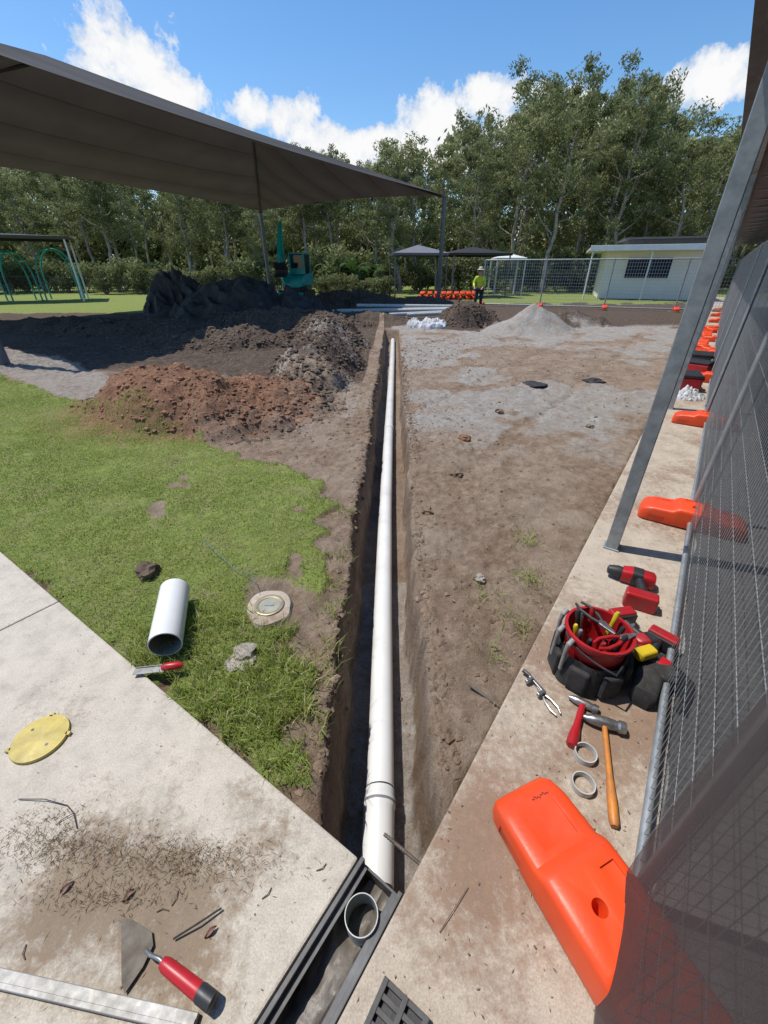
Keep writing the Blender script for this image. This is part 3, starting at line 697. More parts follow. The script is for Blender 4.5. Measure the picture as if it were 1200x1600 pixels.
for i,(a,b) in enumerate((((-2.2,19.4,.12),(3.3,20.3,.12)),((-2.0,19.7,.12),(3.6,20.6,.15)),((.2,18.1,.1),(3.4,19.3,.14)),((.9,18.0,.1),(3.8,19.0,.14)),((-1.2,20.1,.3),(4.2,20.9,.2)))):
    o,_,_=pipe('stored_pipe','long white PVC pipe lying across the dug ground',a,b,.07,.064,PVCO,n=16);o['group']='white pipes lying beyond the trench'
# ------------------------------------------------------------ excavator
o=thing('mini_excavator','small teal excavator with its boom folded upright','excavator',(-5.0,26.8,.15),math.radians(-100),scale=1.0)
for y in (-.62,.62):
    mb=MB();prof=[(-.8,.05),(.8,.05),(.98,.2),(.98,.36),(.8,.5),(-.8,.5),(-.98,.36),(-.98,.2)]
    n=len(prof);vs=[(x,y-.16,z) for x,z in prof]+[(x,y+.16,z) for x,z in prof]
    mb.add(vs,[tuple(range(n)),tuple(range(2*n-1,n-1,-1))]+[(i,(i+1)%n,n+(i+1)%n,n+i) for i in range(n)]);mb.obj('track',BLKP,o,bevel=.02)
MB().box((0,0,.5),(1.2,.9,.22)).obj('undercarriage',BLKP,o)
MB().box((1.25,0,.25),(.08,1.6,.35)).obj('dozer_blade',TEAL,o,bevel=.02)
mb=MB();mb.loft([(-1.0,.55,.6),(-.9,.72,.75),(-.4,.76,.8),(.3,.7,.7),(.62,.6,.5),(.66,.55,.4)],24,.4,Matrix.Translation((0,0,.64)));mb.obj('engine_housing',TEAL,o,smooth=True)
mb=MB();mb.box((-.02,.3,1.75),(1.0,.8,.95));mb.obj('cab',GLASS,o,bevel=.04)
mb=MB()
for x in (-.5,.48):
    for y in (-.1,.7): mb.box((x,y,1.75),(.09,.09,.98))
mb.box((0,.3,2.26),(1.08,.88,.08));mb.box((.5,.3,1.42),(.06,.85,.3));mb.obj('cab_frame',TEAL,o,bevel=.02)
mb=MB()
pth=[(.6,-.3,.9),(.95,-.3,1.6),(1.1,-.3,2.5),(.9,-.3,3.3),(.75,-.3,3.6)]
mb.tube(pth,[.15,.19,.18,.13,.09],4);mb.obj('boom',TEAL,o)
mb=MB();mb.tube([(.7,-.3,3.65),(.95,-.3,3.2),(1.35,-.3,2.2),(1.45,-.3,1.8)],[.08,.13,.11,.08],4);mb.obj('arm',TEAL,o)
mb=MB();mb.tube([(1.0,-.3,1.2),(1.25,-.3,2.3)],.05,8);mb.tube([(.85,-.3,2.9),(.75,-.3,3.6)],.045,8);mb.obj('hydraulic_ram',STEEL,o)
mb=MB();bp=[(1.45,1.85),(1.2,1.7),(1.1,1.4),(1.25,1.2),(1.6,1.15),(1.65,1.25),(1.4,1.35),(1.35,1.5),(1.55,1.8)]
n=len(bp);mb.add([(x,-.6,z) for x,z in bp]+[(x,0,z) for x,z in bp],[tuple(range(n)),tuple(range(2*n-1,n-1,-1))]+[(i,(i+1)%n,n+(i+1)%n,n+i) for i in range(n)]);mb.obj('bucket',BLKP,o)
# ------------------------------------------------------------ playground, canopies
def arch(label,x,y,w,h,rz):
    o=thing('playground_arch',label,'play equipment',(x,y,0),rz,group='teal playground arches')
    for yy in (-.6,.6):
        pts=[(-w/2,yy,-.1)]+[(-w/2*math.cos(t_*math.pi/10),yy,h*.45+h*.55*math.sin(t_*math.pi/10)) for t_ in range(11)]+[(w/2,yy,-.1)]
        MB().tube(pts,.045,10).obj('hoop',TEAL,o,smooth=True)
    for k in range(5):
        zz=h*.8 if k in(0,4) else h*.96
        MB().tube([(-w/2+w*.1+k*w*.2,-.6,zz),(-w/2+w*.1+k*w*.2,.6,zz)],.03,8).obj('crossbar',TEAL,o)
arch('teal tubular playground arch standing on the lawn',-21.0,30.5,1.9,2.8,.4)
arch('teal tubular playground arch standing on the lawn',-22.6,29,1.5,2.6,.9)
def canopy(name,label,x,y,w,d,h,rise,mat,rz=0,polemat=None,pr=.05):
    o=thing(name,label,'shade structure',(x,y,0),rz)
    c=[(-w/2,-d/2,h),(w/2,-d/2,h),(w/2,d/2,h),(-w/2,d/2,h)]
    mb=MB();
    mb.add(c+[(0,0,h+rise)]+[(a*.98,b*.98,h-.14) for a,b,_ in c],[(0,1,4),(1,2,4),(2,3,4),(3,0,4),(0,1,6,5),(1,2,7,6),(2,3,8,7),(3,0,5,8)]);mb.obj('canopy',mat,o,fix=False)
    for a,b,_ in c: MB().tube([(a*.93,b*.93,-.3),(a*.93,b*.93,h)],pr,10).obj('pole',polemat or WHITE,o,smooth=True)
canopy('small_shade','small grey fabric shade on thin pale poles',2.3,33,3.7,3.2,2.6,.5,pm('blue_grey_fabric',(.17,.18,.2)),.1,DST)
canopy('small_shade','low dark umbrella-like shade beside the fence',6.1,33.5,4.2,4,2.6,.4,pm('dark_fabric',(.025,.025,.028)),.2,DST)
canopy('small_shade','long dark shade canopy over the playground',-22.5,28,8,4,3.3,.15,pm('dark_fabric_two',(.07,.07,.075)),.5,WHITE,.05)
canopy('market_umbrella','small white canopy beyond the fence',9.3,36,2.2,2.2,2.4,.3,WHITE,0,WHITE)
for i in range(18):
    lay=i//9;k=i%9
    block((2.5+k*.42+R.uniform(-.05,.05)+lay*.12,30.5+R.uniform(-.1,.3),.001+lay*.165*1.35),math.pi/2+R.uniform(-.3,.3),'orange plastic fence foot stacked in a pile','fence_block','stacked orange fence feet',1.35)
fs=thing('temporary_fence_panel','plain galvanised wire mesh fence panel across the lawn','fence',(5.3,25.2,0),0,group='temporary fence panels across the lawn')
panel_parts(fs,False,3.03,2.1,.0062,.036,.11,WIREL,14)
a=Vector((5.3,25.0,0));b=Vector((15.6,20.6,0));dv=(b-a).normalized();rz=math.atan2(dv.y,dv.x);fs.location=a;fs.rotation_euler=(0,0,rz)
for i in range(1,4): clone(fs,a+dv*3.03*i,rz)
for i in range(5): block(a+dv*(3.03*i)-Vector((0,.1,-.0)),rz+math.pi/2,'orange plastic fence foot under a mesh panel on the lawn')
o=thing('boundary_fence','low black picket boundary fence in front of the trees','fence',(-32,36,0))
mb=MB()
for z in (.25,1.2): mb.tube([(0,0,z),(28,0,z)],.025,4)
for i in range(180): mb.box((i*28/180,0,.7),(.025,.02,1.3))
mb.obj('pickets',BLKP,o,fix=False)
# white building
o=thing('white_building','low white building with flat overhanging roof and dark windows','building',(14.3,31.0,0),math.radians(-21))
mb=MB();mb.box((2.7,3,1.35),(5.4,6,2.7));mb.obj('wall',pm('cream_wall',(.82,.78,.7),(.74,.7,.62),1,.8),o)
mb=MB();mb.box((2.4,2.6,2.78),(7.0,7.6,.12));mb.box((2.4,-1.23,2.8),(7.0,.06,.3));mb.obj('roof',WHITE,o,bevel=.01)
mb=MB();mb.box((3.4,4,3.1),(4.4,4,.5));mb.box((3.4,3.8,3.4),(5.0,5,.1));mb.obj('upper_roof',DARKR,o)
for x in (1.9,3.15): 
    w=MB();w.box((x,-.02,1.75),(1.2,.06,1.1));w=w.obj('window',GLASS,o)
    f=MB();f.box((x,-.03,2.33),(1.25,.08,.05));f.box((x,-.03,1.17),(1.25,.08,.05));f=f.obj('frame',WHITE,w)
for x in (-.9,2.4,5.6): MB().tube([(x,-1.1,0),(x,-1.1,2.7)],.05,10).obj('post',WHITE,o)
# ------------------------------------------------------------ tools
bx,by=.965,1.31
o=thing('tool_bucket','red plastic bucket full of hand tools inside a black tool organiser','bucket',(bx,by,.0))
MB().lathe([(.001,.01),(.105,.01),(.135,.25),(.145,.255),(.145,.268),(.132,.268),(.1,.02),(.001,.02)],36).obj('bucket_shell',REDP,o,smooth=True)
mb=MB();mb.tube([(.145*math.cos(t_),.145*math.sin(t_)*.5-.12+.12*abs(math.cos(t_)),.25-.05*abs(math.sin(t_))) for t_ in np.linspace(-math.pi,0,13)],.005,8);mb.obj('handle',BLKP,o)
mb=MB()
def skirt(u,v):
    a=u*TAU;r=.138+.022*abs(math.sin(a*4))*(1-v*.6)+.01*(1-v);return (r*math.cos(a),r*math.sin(a),.005+.16*v)
mb.grid(skirt,64,6);mb.obj('pocket_skirt',CLOTHB,o,smooth=True,fix=False)
for k in range(7):
    a=k*TAU/7+.4;m2=MB();m2.box((.158*math.cos(a),.158*math.sin(a),.075),(.03,.09,.13),rz=a);m2.obj('pocket',CLOTHB,o,bevel=.012)
def handtool(label,base,tip,hm,r=.014,cat='screwdriver',name='screwdriver'):
    base=Vector(base);tip=Vector(tip);o=thing(name,label,cat,base);v=tip-base
    MB().tube([(0,0,0),v*.55],.004,8).obj('shaft',STEEL,o)
    MB().tube([v*.5,v*.56,v*.8,v*.95,v],[r*.6,r,r*.85,r,r*.6],10).obj('handle',hm,o,smooth=True)
YP=pm('yellow_handle',(.7,.5,.02),None,5,.5)
for a_,h_,c_,l_ in ((.5,.34,YP,'yellow'),(1.5,.32,REDP,'red'),(2.6,.35,BLKP,'black'),(3.4,.31,STEEL,'steel'),(4.4,.31,REDP,'red'),(5.4,.33,BLKP,'black'),(2.0,.29,STEEL,'steel'),(3.0,.30,YP,'yellow'),(0.0,.3,BLKP,'black'),(3.9,.3,BLKP,'black')):
    handtool(l_+' handled screwdriver standing in the tool bucket',(bx+.05*math.cos(a_),by+.05*math.sin(a_),.03),(bx+.105*math.cos(a_),by+.105*math.sin(a_),h_-.02),c_,.012)
for a_ in (2.3,3.0,3.5):
    x,y=bx+.17*math.cos(a_),by+.17*math.sin(a_)
    o=thing('socket_wrench','chrome socket tool standing in a pocket of the tool bag','wrench',(x,y,.08));MB().tube([(0,0,0),(0,.0,.12),(.005,0,.16)],[.009,.009,.012],10).obj('shaft',ALU,o,smooth=True)
    MB().tube([(.005,0,.155),(.025,0.01,.175)],.012,10).obj('head',ALU,o,smooth=True)
def pliers(label,loc_,rz,mat,sc=1.0):
    o=thing('pliers',label,'pliers',loc_,rz,scale=sc)
    for sg in (1,-1):
        MB().tube([(.02,0,.0),(-.04,.022*sg,0),(-.1,.028*sg,0),(-.14,.016*sg,0)],[.006,.008,.008,.006],8).obj('handle',mat,o,smooth=True)
    mb=MB();mb.prism([(.0,-.018),(.03,-.014),(.075,-.004),(.075,.004),(.03,.014),(.0,.018),(-.015,0)],-.006,.006);mb.obj('jaw',STEEL,o,bevel=.002)
pliers('red handled pliers lying across the tool bucket',(bx+.07,by-.06,.275),.3,REDP)
pliers('black handled pliers lying across the tool bucket',(bx+.02,by+.03,.275),-1.2,BLKP)
pliers('black handled pliers lying on the tool bag',(bx+.22,by+.12,.13),.6,BLKP)
def drill(label,loc_,rz,roll=math.pi/2,sc=1.0):
    o=thing('cordless_drill',label,'drill',loc_,rz,scale=sc)
    m=Matrix.Rotation(roll,4,'X')
    mb=MB();mb.loft([(-.07,.026,.055),(-.06,.033,.066),(.03,.034,.068),(.06,.03,.06)],20,.5,m@Matrix.Translation((0,0,.10)));mb.obj('motor_housing',REDP,o,smooth=True)
    mb=MB();mb.loft([(-.02,.036,.07),(.02,.036,.07)],20,.5,m@Matrix.Translation((0,0,.099)));mb.obj('vent_band',BLKP,o,smooth=True)
    mb=MB();mb.lathe([(.026,0),(.028,.02),(.02,.055),(.008,.06),(.004,.06),(.001,.06)],20,m@Matrix.Translation((.06,0,.133))@Matrix.Rotation(math.pi/2,4,'Y'));mb.obj('chuck',BLKP,o,smooth=True)
    mb=MB();q=m@Matrix.Translation((-.01,0,0));mb.tube([q@Vector((0,0,.12)),q@Vector((-.015,0,.05)),q@Vector((-.02,0,-.01))],[.021,.018,.02],12);mb.obj('grip',BLKP,o,smooth=True)
    mb=MB();mb.box((-.02,0,-.03),(.12,.075,.055),m);mb.obj('battery',REDP,o,bevel=.008)
    mb=MB();mb.box((-.02,0,.0),(.11,.06,.02),m);mb.obj('battery_mount',BLKP,o,bevel=.005)
    return o
drill('red and black cordless drill lying on its side',(1.44,1.78,.05),math.radians(150),sc=1.35)
drill('red and black cordless impact driver lying on its side',(1.30,1.58,.05),math.radians(10),sc=1.1)
drill('red and black cordless driver beside the tool bag',(1.38,1.40,.06),math.radians(-50),sc=1.1)
o=thing('tool_pouch','black fabric tool belt lying beside the bucket','tool belt',(1.17,1.35,0))
for i,(x,y,r_) in enumerate(((0,0,.2),(.09,-.12,-.3),(.0,-.17,.9))):
    mb=MB();mb.loft([(-.09,.03,.05),(-.07,.05,.09),(.05,.055,.1),(.09,.035,.05)],16,.5,Matrix.Translation((x,y,0))@Matrix.Rotation(r_,4,'Z'));mb.obj('pocket',CLOTHB,o,smooth=True)
MB().tube([(-.1,.1,.02),(.05,.12,.03),(.2,.0,.02),(.22,-.15,.03),(.1,-.28,.02)],[.02]*5,6).obj('belt',CLOTHB,o,smooth=True)
kk=thing('tape_measure','black and yellow tape measure on the tool belt','tape measure',(1.21,1.30,.1),.3)
MB().loft([(-.045,.02,.04),(-.038,.028,.05),(.038,.028,.05),(.045,.02,.04)],16,.5).obj('tape_case',YP,kk)
MB().box((.05,0,.01),(.02,.022,.012)).obj('hook',STEEL,kk)
def hammer(label,head,end,hm,hr,hl=.13,hh=.03):
    head=Vector(head);end=Vector(end);o=thing('hammer',label,'hammer',end);v=head-end;d=v.normalized();side=Vector((-d.y,d.x,0))
    MB().tube([(0,0,0),v*.03,v*.25,v*.45,v*.97],[hr*.8,hr*1.15,hr*1.1,hr*.75,hr*.7],12).obj('handle',hm,o,smooth=True)
    mb=MB();mb.tube([v-side*hl*.5,v-side*hl*.35,v-side*hl*.3,v-side*.02,v+side*.02,v+side*hl*.32,v+side*hl*.5],[hh*.5,hh*.55,hh*.42,hh*.5,hh*.5,hh*.42,hh*.2],10);mb.obj('head',STEEL,o,smooth=True)
    return o
hammer('claw hammer with red rubber grip lying on the concrete',(.87,1.115,.02),(.745,.93,.02),REDP,.019,.12,.036)
hammer('hammer with long orange wooden handle lying on the concrete',(.915,1.02,.03),(.785,.655,.018),WOODH,.015,.16,.048)
for x,y,l in ((.79,.90,'white PVC ring cut from a pipe lying on the concrete'),(.735,.79,'white PVC pipe ring leaning on the orange fence foot')):
    o=thing('pipe_ring',l,'pipe ring',(x,y,.002));MB().lathe([(.041,0),(.041,.026),(.037,.026),(.037,0)],32,closed=True).obj('ring',PVCO,o,smooth=True)
pliers('grey steel locking clamp on the concrete',(.715,1.16,.012),1.9,STEEL,.7)
o=thing('bar_clamp','short grey steel clamp on the concrete','clamp',(.70,1.21,.01),2.0);mb=MB();mb.box((0,0,.01),(.10,.014,.012));mb.box((-.045,.02,.014),(.014,.04,.02));mb.box((.03,.02,.014),(.014,.04,.02));mb.obj('jaw',STEEL,o,bevel=.002);MB().tube([(.05,.0,.012),(.085,.01,.014)],.009,8).obj('handle',BLKP,o)
def case(label,s,n,rz,mat):
    o=thing('tool_case',label,'tool case',SN(s,n),rz)
    MB().box((0,0,.1),(.5,.34,.2)).obj('case_body',mat,o,bevel=.02);MB().box((0,0,.225),(.5,.34,.046)).obj('lid',BLKP,o,bevel=.015)
    mb=MB();mb.tube([(-.08,-.17,.17),(-.08,-.21,.17),(.08,-.21,.17),(.08,-.17,.17)],.012,8);mb.obj('handle',BLKP,o)
    for x in (-.17,.17): MB().box((x,-.175,.2),(.05,.014,.06)).obj('latch',mat,o)
case('red plastic power tool case on the pavement',8.3,.0,ANG+.2,REDP)
case('red plastic power tool case with black lid',9.6,.05,ANG+1.3,REDP)
case('black plastic tool case on the pavement',10.6,.1,ANG,BLKP)
tarp('plastic_bag','crumpled white bag on the pavement by the fence',*SN(7.6,.1)[:2],.22,.15,.14,31,BAG,'bag')
for s in (11.6,12.6,13.6,15.5,17): block(SN(s,.05,.001),ANG+R.uniform(-1,1),'spare orange plastic fence foot lying on the pavement')
# ------------------------------------------------------------ worker
def skinobj(name,verts,edges,rad,mat,parent,root=0,sub=2):
    me=bpy.data.meshes.new(name);me.from_pydata(verts,edges,[]);o=bpy.data.objects.new(name,me);C.objects.link(o)
    o.modifiers.new('s','SKIN')
    for i,r in enumerate(rad):
        me.skin_vertices[0].data[i].radius=(r,r) if not isinstance(r,tuple) else r
        me.skin_vertices[0].data[i].use_root=(i==root)
    s=o.modifiers.new('u','SUBSURF');s.levels=sub;s.render_levels=sub
    me.materials.append(mat);o.parent=parent;return o
w=thing('person','construction worker in hi-vis yellow shirt and pale hat leaning forward','person',(4.55,22.2,gz(4.55,22.2)-.02),math.radians(160))
V=[(0,0,.95),(0,.03,1.15),(0,.1,1.38),(0,.13,1.5),(0,.17,1.60),(0,.19,1.70),
   (-.1,0,.9),(-.12,.06,.5),(-.13,0,.08),(-.13,.14,.04),(.1,0,.9),(.13,.1,.5),(.14,0,.08),(.14,.14,.04),
   (-.19,.1,1.42),(-.26,.16,1.15),(-.18,.36,1.0),(-.16,.43,.97),(.19,.1,1.42),(.27,.18,1.16),(.18,.38,1.02),(.16,.45,.99)]
E=[(0,1),(1,2),(2,3),(3,4),(4,5),(0,6),(6,7),(7,8),(8,9),(0,10),(10,11),(11,12),(12,13),(2,14),(14,15),(15,16),(16,17),(2,18),(18,19),(19,20),(20,21)]
Rr=[(.15,.11),(.14,.1),(.16,.11),.06,.085,.085,.09,.06,.042,.035,.09,.06,.042,.035,.06,.045,.03,.032,.06,.045,.03,.032]
for hb,sx in ((17,-1),(21,1)):
    bxx=V[hb]
    for f in range(5):
        k=len(V);off=(f-2)*.018;ln=(.05,.075,.08,.075,.06)[f]
        V.append((bxx[0]+off,bxx[1]+ln*.7,bxx[2]-.01));V.append((bxx[0]+off,bxx[1]+ln,bxx[2]-.03));E+=[(hb,k),(k,k+1)];Rr+=[.009,.008]
skinobj('body',V,E,Rr,SKIN,w)
skinobj('shirt',[V[0],V[1],V[2],(0,.12,1.47),V[14],V[15],(-.2,.32,1.03),V[18],V[19],(.2,.34,1.05)],[(0,1),(1,2),(2,3),(2,4),(4,5),(5,6),(2,7),(7,8),(8,9)],[(.17,.13),(.16,.12),(.18,.13),.08,.08,.062,.048,.08,.062,.048],HIV,w)
skinobj('trousers',[(0,0,.97),V[6],V[7],(-.13,0,.12),V[10],V[11],(.14,0,.12)],[(0,1),(1,2),(2,3),(0,4),(4,5),(5,6)],[(.16,.12),.11,.08,.065,.11,.08,.065],NAVY,w)
MB().lathe([(.001,.13),(.06,.125),(.1,.07),(.105,.02),(.18,.0),(.18,-.008),(.1,.005)],24,Matrix.Translation((0,.19,1.74))).obj('hat',pm('straw',(.62,.57,.45)),w,smooth=True)
mb=MB();mb.tube([(0,.27,1.70),(0,.295,1.675)],[.008,.014],8);mb.obj('nose',SKIN,w)
for x in (-.03,.03): MB().tube([(x,.262,1.715),(x,.27,1.715)],.009,8).obj('eye',BLKP,w)
MB().box((0,.268,1.645),(.045,.012,.008)).obj('mouth',pm('lips',(.35,.13,.1)),w)
for x in (-.088,.088): MB().lathe([(.001,-.02),(.012,-.01),(.012,.015),(.001,.025)],8,Matrix.Translation((x,.19,1.69))).obj('ear',SKIN,w)
# ------------------------------------------------------------ trees
def leafcloud(centers,rad,per,size,seed,squash=.8):
    r=np.random.default_rng(seed)
    c=np.repeat(centers,per,0);rr=np.repeat(rad,per)
    d=r.normal(size=(len(c),3));d/=np.linalg.norm(d,axis=1)[:,None]
    rad_=rr*(r.random(len(c))**.45)
    p=c+d*rad_[:,None]*np.array([1,1,squash])
    n=len(p);a=r.random(n)*TAU
    ax=np.stack([np.cos(a)*.6,np.sin(a)*.6,-.8+.7*r.random(n)],-1);ax/=np.linalg.norm(ax,axis=1)[:,None]
    b=np.cross(ax,r.normal(size=(n,3)));b/=np.linalg.norm(b,axis=1)[:,None]
    l=size*(.6+.8*r.random(n));wd=l*.36
    A_=p-ax*l[:,None]/2;B_=p+b*wd[:,None]/2;C_=p+ax*l[:,None]/2;D_=p-b*wd[:,None]/2
    co=np.stack([A_,B_,C_,D_],1).reshape(-1,3)
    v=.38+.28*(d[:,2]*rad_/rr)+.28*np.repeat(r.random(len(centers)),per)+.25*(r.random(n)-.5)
    return co,np.repeat(v,4)
def tree(seed,H=12.0,low=.28,slim=1.0):
    r=random.Random(seed);o=thing('eucalyptus_tree','tall eucalyptus tree with pale trunk and loose olive green crown','tree',(0,0,-50),group='eucalyptus trees along the boundary')
    tr=MB();pts=[Vector((0,0,-.3))];x=y=0
    for i in range(1,9):
        x+=r.uniform(-.32,.32);y+=r.uniform(-.32,.32);pts.append(Vector((x,y,H*.92*i/8)))
    tr.tube(pts,[.17*(1-.9*i/8)+.02 for i in range(9)],8)
    cs=[];rs=[]
    for k in range(15):
        f=low+(.95-low)*(k+r.random())/15;i=min(7,int(f*8/.92));p=pts[min(8,i)].copy();p.z=min(f*H,H*.9)
        a=k*2.4+r.uniform(-.5,.5);ln=(1-abs(f-.5)*1.05)*H*.22*slim*r.uniform(.6,1.25)
        e_=p+Vector((math.cos(a)*ln,math.sin(a)*ln,ln*r.uniform(.5,1.1)));mid=p.lerp(e_,.5)+Vector((0,0,-.15*ln))
        tr.tube([p,mid,e_],[.075*(1-f*.6),.05*(1-f*.6),.015],5)
        for _ in range(5):
            t_=r.uniform(.45,1.1);q_=p.lerp(e_,t_)+Vector((r.uniform(-.6,.6),r.uniform(-.6,.6),r.uniform(-.6,.6)));cs.append(q_[:]);rs.append(r.uniform(.35,.9)*(1 if f<.8 else .75))
    for _ in range(6): cs.append((x+r.uniform(-.8,.8),y+r.uniform(-.8,.8),H*r.uniform(.86,.97)));rs.append(r.uniform(.3,.6))
    tr.obj('trunk',BARK,o,smooth=True)
    co,v=leafcloud(np.array(cs),np.array(rs),95,.22,seed)
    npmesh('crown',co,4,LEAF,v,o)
    return o
srcs=[tree(s,12,l,w_) for s,l,w_ in ((1,.22,1),(2,.35,.9),(3,.28,1.15),(4,.45,.8),(5,.18,1.05),(6,.5,.75))]
KR=[-1.3,-.6,-.3,-.141,-.048,.058,.159,.26,.335,.427,.487,.57,.63,.8,1.3]
KE=[.2,.2,.19,.21,.18,.215,.255,.268,.305,.27,.295,.25,.245,.24,.24]
first=list(range(6))
for row,(yy,st,vr) in enumerate(((41,.058,(1.0,1.02)),(47,.06,(.86,1.03)),(55,.075,(.84,1.0)))):
    r_=-1.0
    while r_<.95:
        y=yy+R.uniform(-2.8,2.8);x=r_*y+R.uniform(-1.3,1.3)
        if row==0 and R.random()<.15: r_+=st;continue
        rr=x/y;H=(y*float(np.interp(rr,KR,KE))+1.65)*R.uniform(vr[0]*(.74 if row==0 else .88),vr[1])
        vi=R.choice([0,1,2,4] if rr>-.05 else [1,3,5,0,2,5,0])
        sc=H/12*R.uniform(.97,1.03);wd_=sc*R.uniform(.85,1.25);rot=(R.uniform(-.05,.05),R.uniform(-.06,.06),R.random()*TAU)
        if first:
            i=first.pop(0);t_=srcs[i];t_.location=(x,y,0);t_.scale=(wd_,wd_,sc);t_.rotation_euler=rot
        else: clone(srcs[vi],(x,y,0),0,(wd_,wd_,sc),rot)
        r_+=st*R.uniform(.6,1.4)
def shrub(seed):
    r=np.random.default_rng(seed);k=14
    cs=np.stack([r.normal(0,.7,k),r.normal(0,.5,k),.5+r.random(k)*1.1],-1);o=thing('shrub','dense green shrub below the trees','shrub',(0,0,0),group='shrubs below the trees')
    m_=MB()
    for c_ in cs[:7]: m_.tube([(0,0,-.1),(c_[0]*.5,c_[1]*.5,c_[2]*.5),tuple(c_)],[.05,.03,.01],5)
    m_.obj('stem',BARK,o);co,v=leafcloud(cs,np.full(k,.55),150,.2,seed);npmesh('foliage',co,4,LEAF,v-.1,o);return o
sh=[shrub(50),shrub(51)];i=0
for r_ in np.arange(-.85,.9,.042):
    y=R.uniform(37,42);x=r_*y
    if 11<x<30 and y<42: y=42.5;x=r_*y
    sc=R.uniform(.9,1.9) if r_>-.2 else R.uniform(.8,1.6)
    if i<2: t_=sh[i];t_.location=(x,y,0);t_.scale=(sc,)*3
    else: clone(sh[i%2],(x,y,0),R.random()*TAU,sc)
    i+=1
for x,y,sc in ((-3,33,.8),(-1.2,32,.65),(.3,34,.7),(-4.2,34,.7)):
    clone(sh[0],(x,y,0),R.random()*TAU,sc,label='low green garden shrub beyond the dug ground')
for x,y,h in ((-2.3,35,3.6),(-3.6,36,3.2),(-1.0,36,2.8)):
    o=thing('banana_plant','broad-leaved green banana plant in front of the trees','plant',(x,y,0),group='banana plants')
    MB().tube([(0,0,-.1),(0,0,h*.45)],[.14,.08],8).obj('stem',pm('green_stem',(.12,.16,.05)),o)
    mb=MB()
    for k in range(11):
        a=k*2.4;ln=h*R.uniform(.5,.7);up=R.uniform(.5,1.3)
        def lf(u,v,a=a,ln=ln,up=up):
            r_=ln*v*.8;zz=h*.4+ln*up*v-ln*.75*v*v*1.1;ww=.24*math.sin(math.pi*min(1,v*.93+.05))*(u-.5)*2
            return (math.cos(a)*r_-math.sin(a)*ww,math.sin(a)*r_+math.cos(a)*ww,zz-.1*abs(u-.5))
        mb.grid(lf,2,8)
    mb.obj('leaves',LEAFB,o,fix=False)
r2=np.random.default_rng(9);k=1700
rr=r2.uniform(-1.3,1.2,k);yy=r2.uniform(62,74,k);el=np.interp(rr,KR,KE)*.86
cs=np.stack([rr*yy,yy,(yy*el+1.65)*r2.random(k)],-1)
k2=1500;rr=r2.uniform(-1.3,1.2,k2);yy=r2.uniform(58,64,k2)
cs2=np.stack([rr*yy,yy,.3+6.5*r2.random(k2)**1.2],-1)
cs=np.concatenate([cs,cs2])
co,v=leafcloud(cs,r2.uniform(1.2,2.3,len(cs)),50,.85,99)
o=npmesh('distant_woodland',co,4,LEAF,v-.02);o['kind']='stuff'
# ------------------------------------------------------------ world
wd=bpy.data.worlds.new('World');bpy.context.scene.world=wd;wd.use_nodes=True;nt=wd.node_tree
bg=nt.nodes['Background'];sky=nt.nodes.new('ShaderNodeTexSky');sky.sky_type='NISHITA';sky.sun_disc=False
EL=math.radians(66)
S=Vector((-.95*math.cos(EL),.31*math.cos(EL),math.sin(EL))).normalized()
sky.sun_elevation=math.asin(S.z);sky.sun_rotation=math.atan2(S.x,S.y);sky.ozone_density=2.0;sky.air_density=1.0;sky.dust_density=.4;sky.altitude=100
hs=nt.nodes.new('ShaderNodeHueSaturation');hs.inputs['Saturation'].default_value=1.25;hs.inputs['Value'].default_value=1.12;nt.links.new(sky.outputs[0],hs.inputs['Color'])
nt.links.new(hs.outputs[0],bg.inputs['Color']);bg.inputs['Strength'].default_value=.15
tc=nt.nodes.new('ShaderNodeTexCoord').outputs['Generated']
f1=noise(nt,tc,9,12,.6,.3);f2=noise(nt,tc,30,12,.66)
clouds=[((-.385,.88,.279),(.10,.2,.062)),((-.345,.905,.25),(.07,.2,.04)),((-.217,.947,.230),(.095,.2,.048)),((0,.979,.195),(.16,.3,.04)),((.10,.965,.225),(.1,.2,.045)),((.17,.955,.245),(.09,.2,.035)),((.485,.844,.238),(.11,.2,.035)),((.3,.93,.2),(.2,.2,.05)),((-.6,.78,.16),(.25,.3,.05))]
cur=None
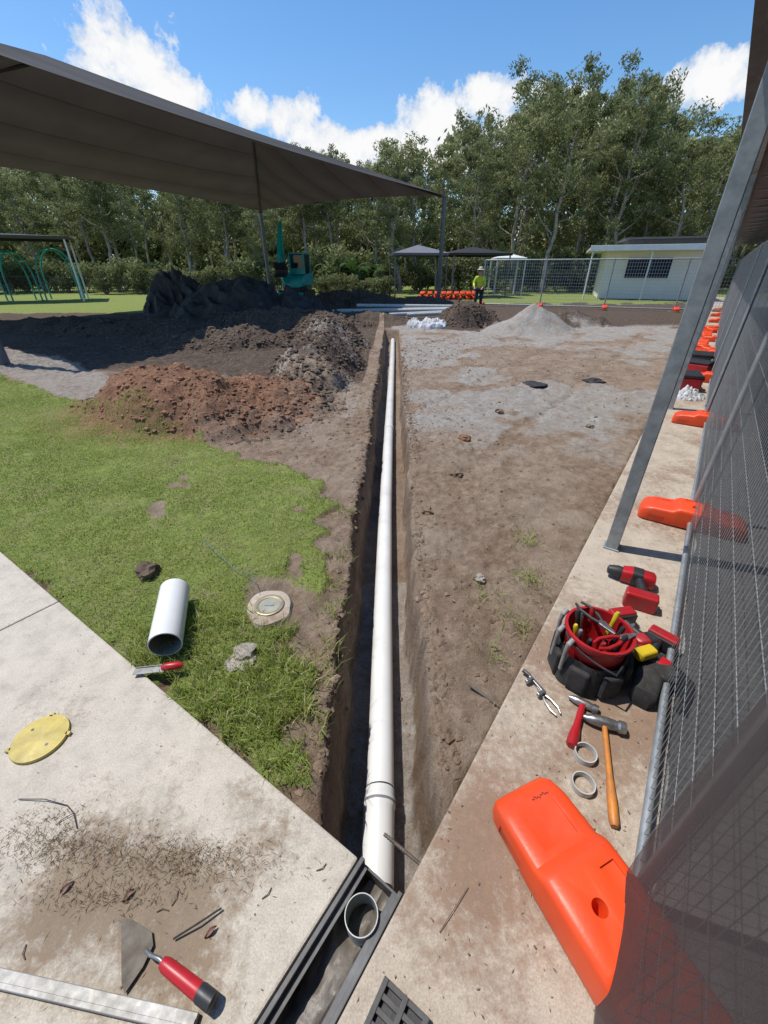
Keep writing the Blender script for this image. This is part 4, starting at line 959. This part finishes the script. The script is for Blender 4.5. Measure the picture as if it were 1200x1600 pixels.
for c_,sc in clouds:
    a=nt.nodes.new('ShaderNodeVectorMath');a.operation='SUBTRACT';nt.links.new(tc,a.inputs[0]);a.inputs[1].default_value=c_
    b=nt.nodes.new('ShaderNodeVectorMath');b.operation='DIVIDE';nt.links.new(a.outputs[0],b.inputs[0]);b.inputs[1].default_value=sc
    l=nt.nodes.new('ShaderNodeVectorMath');l.operation='LENGTH';nt.links.new(b.outputs[0],l.inputs[0])
    v_=math_(nt,'SUBTRACT',1.0,l.outputs['Value'])
    cur=v_ if cur is None else math_(nt,'MAXIMUM',cur,v_)
cur=math_(nt,'MAXIMUM',cur,-1.5)
cf=math_(nt,'ADD',cur,math_(nt,'MULTIPLY',math_(nt,'SUBTRACT',f1,.5),2.9))
cf=math_(nt,'ADD',cf,math_(nt,'MULTIPLY',math_(nt,'SUBTRACT',f2,.5),1.2))
mask=ramp(nt,cf,[(.1,0),(.2,.5),(.45,1)])
shade=ramp(nt,math_(nt,'ADD',math_(nt,'MULTIPLY',cf,.45),math_(nt,'MULTIPLY',f2,.6)),[(.25,(.6,.68,.8)),(.45,(.85,.89,.95)),(.65,(1,1,1))])
bg2=nt.nodes.new('ShaderNodeBackground');nt.links.new(shade,bg2.inputs['Color']);bg2.inputs['Strength'].default_value=.97
mx=nt.nodes.new('ShaderNodeMixShader');nt.links.new(mask,mx.inputs[0]);nt.links.new(bg.outputs[0],mx.inputs[1]);nt.links.new(bg2.outputs[0],mx.inputs[2])
nt.links.new(mx.outputs[0],nt.nodes['World Output'].inputs['Surface'])
sl=bpy.data.lights.new('sun','SUN');sl.energy=4.5;sl.angle=math.radians(.5);sl.color=(1,.955,.88)
so=bpy.data.objects.new('sun',sl);C.objects.link(so);so.rotation_euler=(-S).to_track_quat('-Z','Y').to_euler();so.location=(0,0,30)
# ------------------------------------------------------------ camera
cd=bpy.data.cameras.new('camera');co_=bpy.data.objects.new('camera',cd);C.objects.link(co_)
cd.sensor_fit='VERTICAL';cd.sensor_height=36;cd.sensor_width=27;cd.lens=14.4;cd.clip_start=.02;cd.clip_end=1500
co_.location=(0,0,1.65);co_.rotation_euler=(math.radians(90-30.6),0,0)
bpy.context.scene.camera=co_
vs=bpy.context.scene.view_settings;vs.view_transform='Standard';vs.look='None';vs.exposure=0
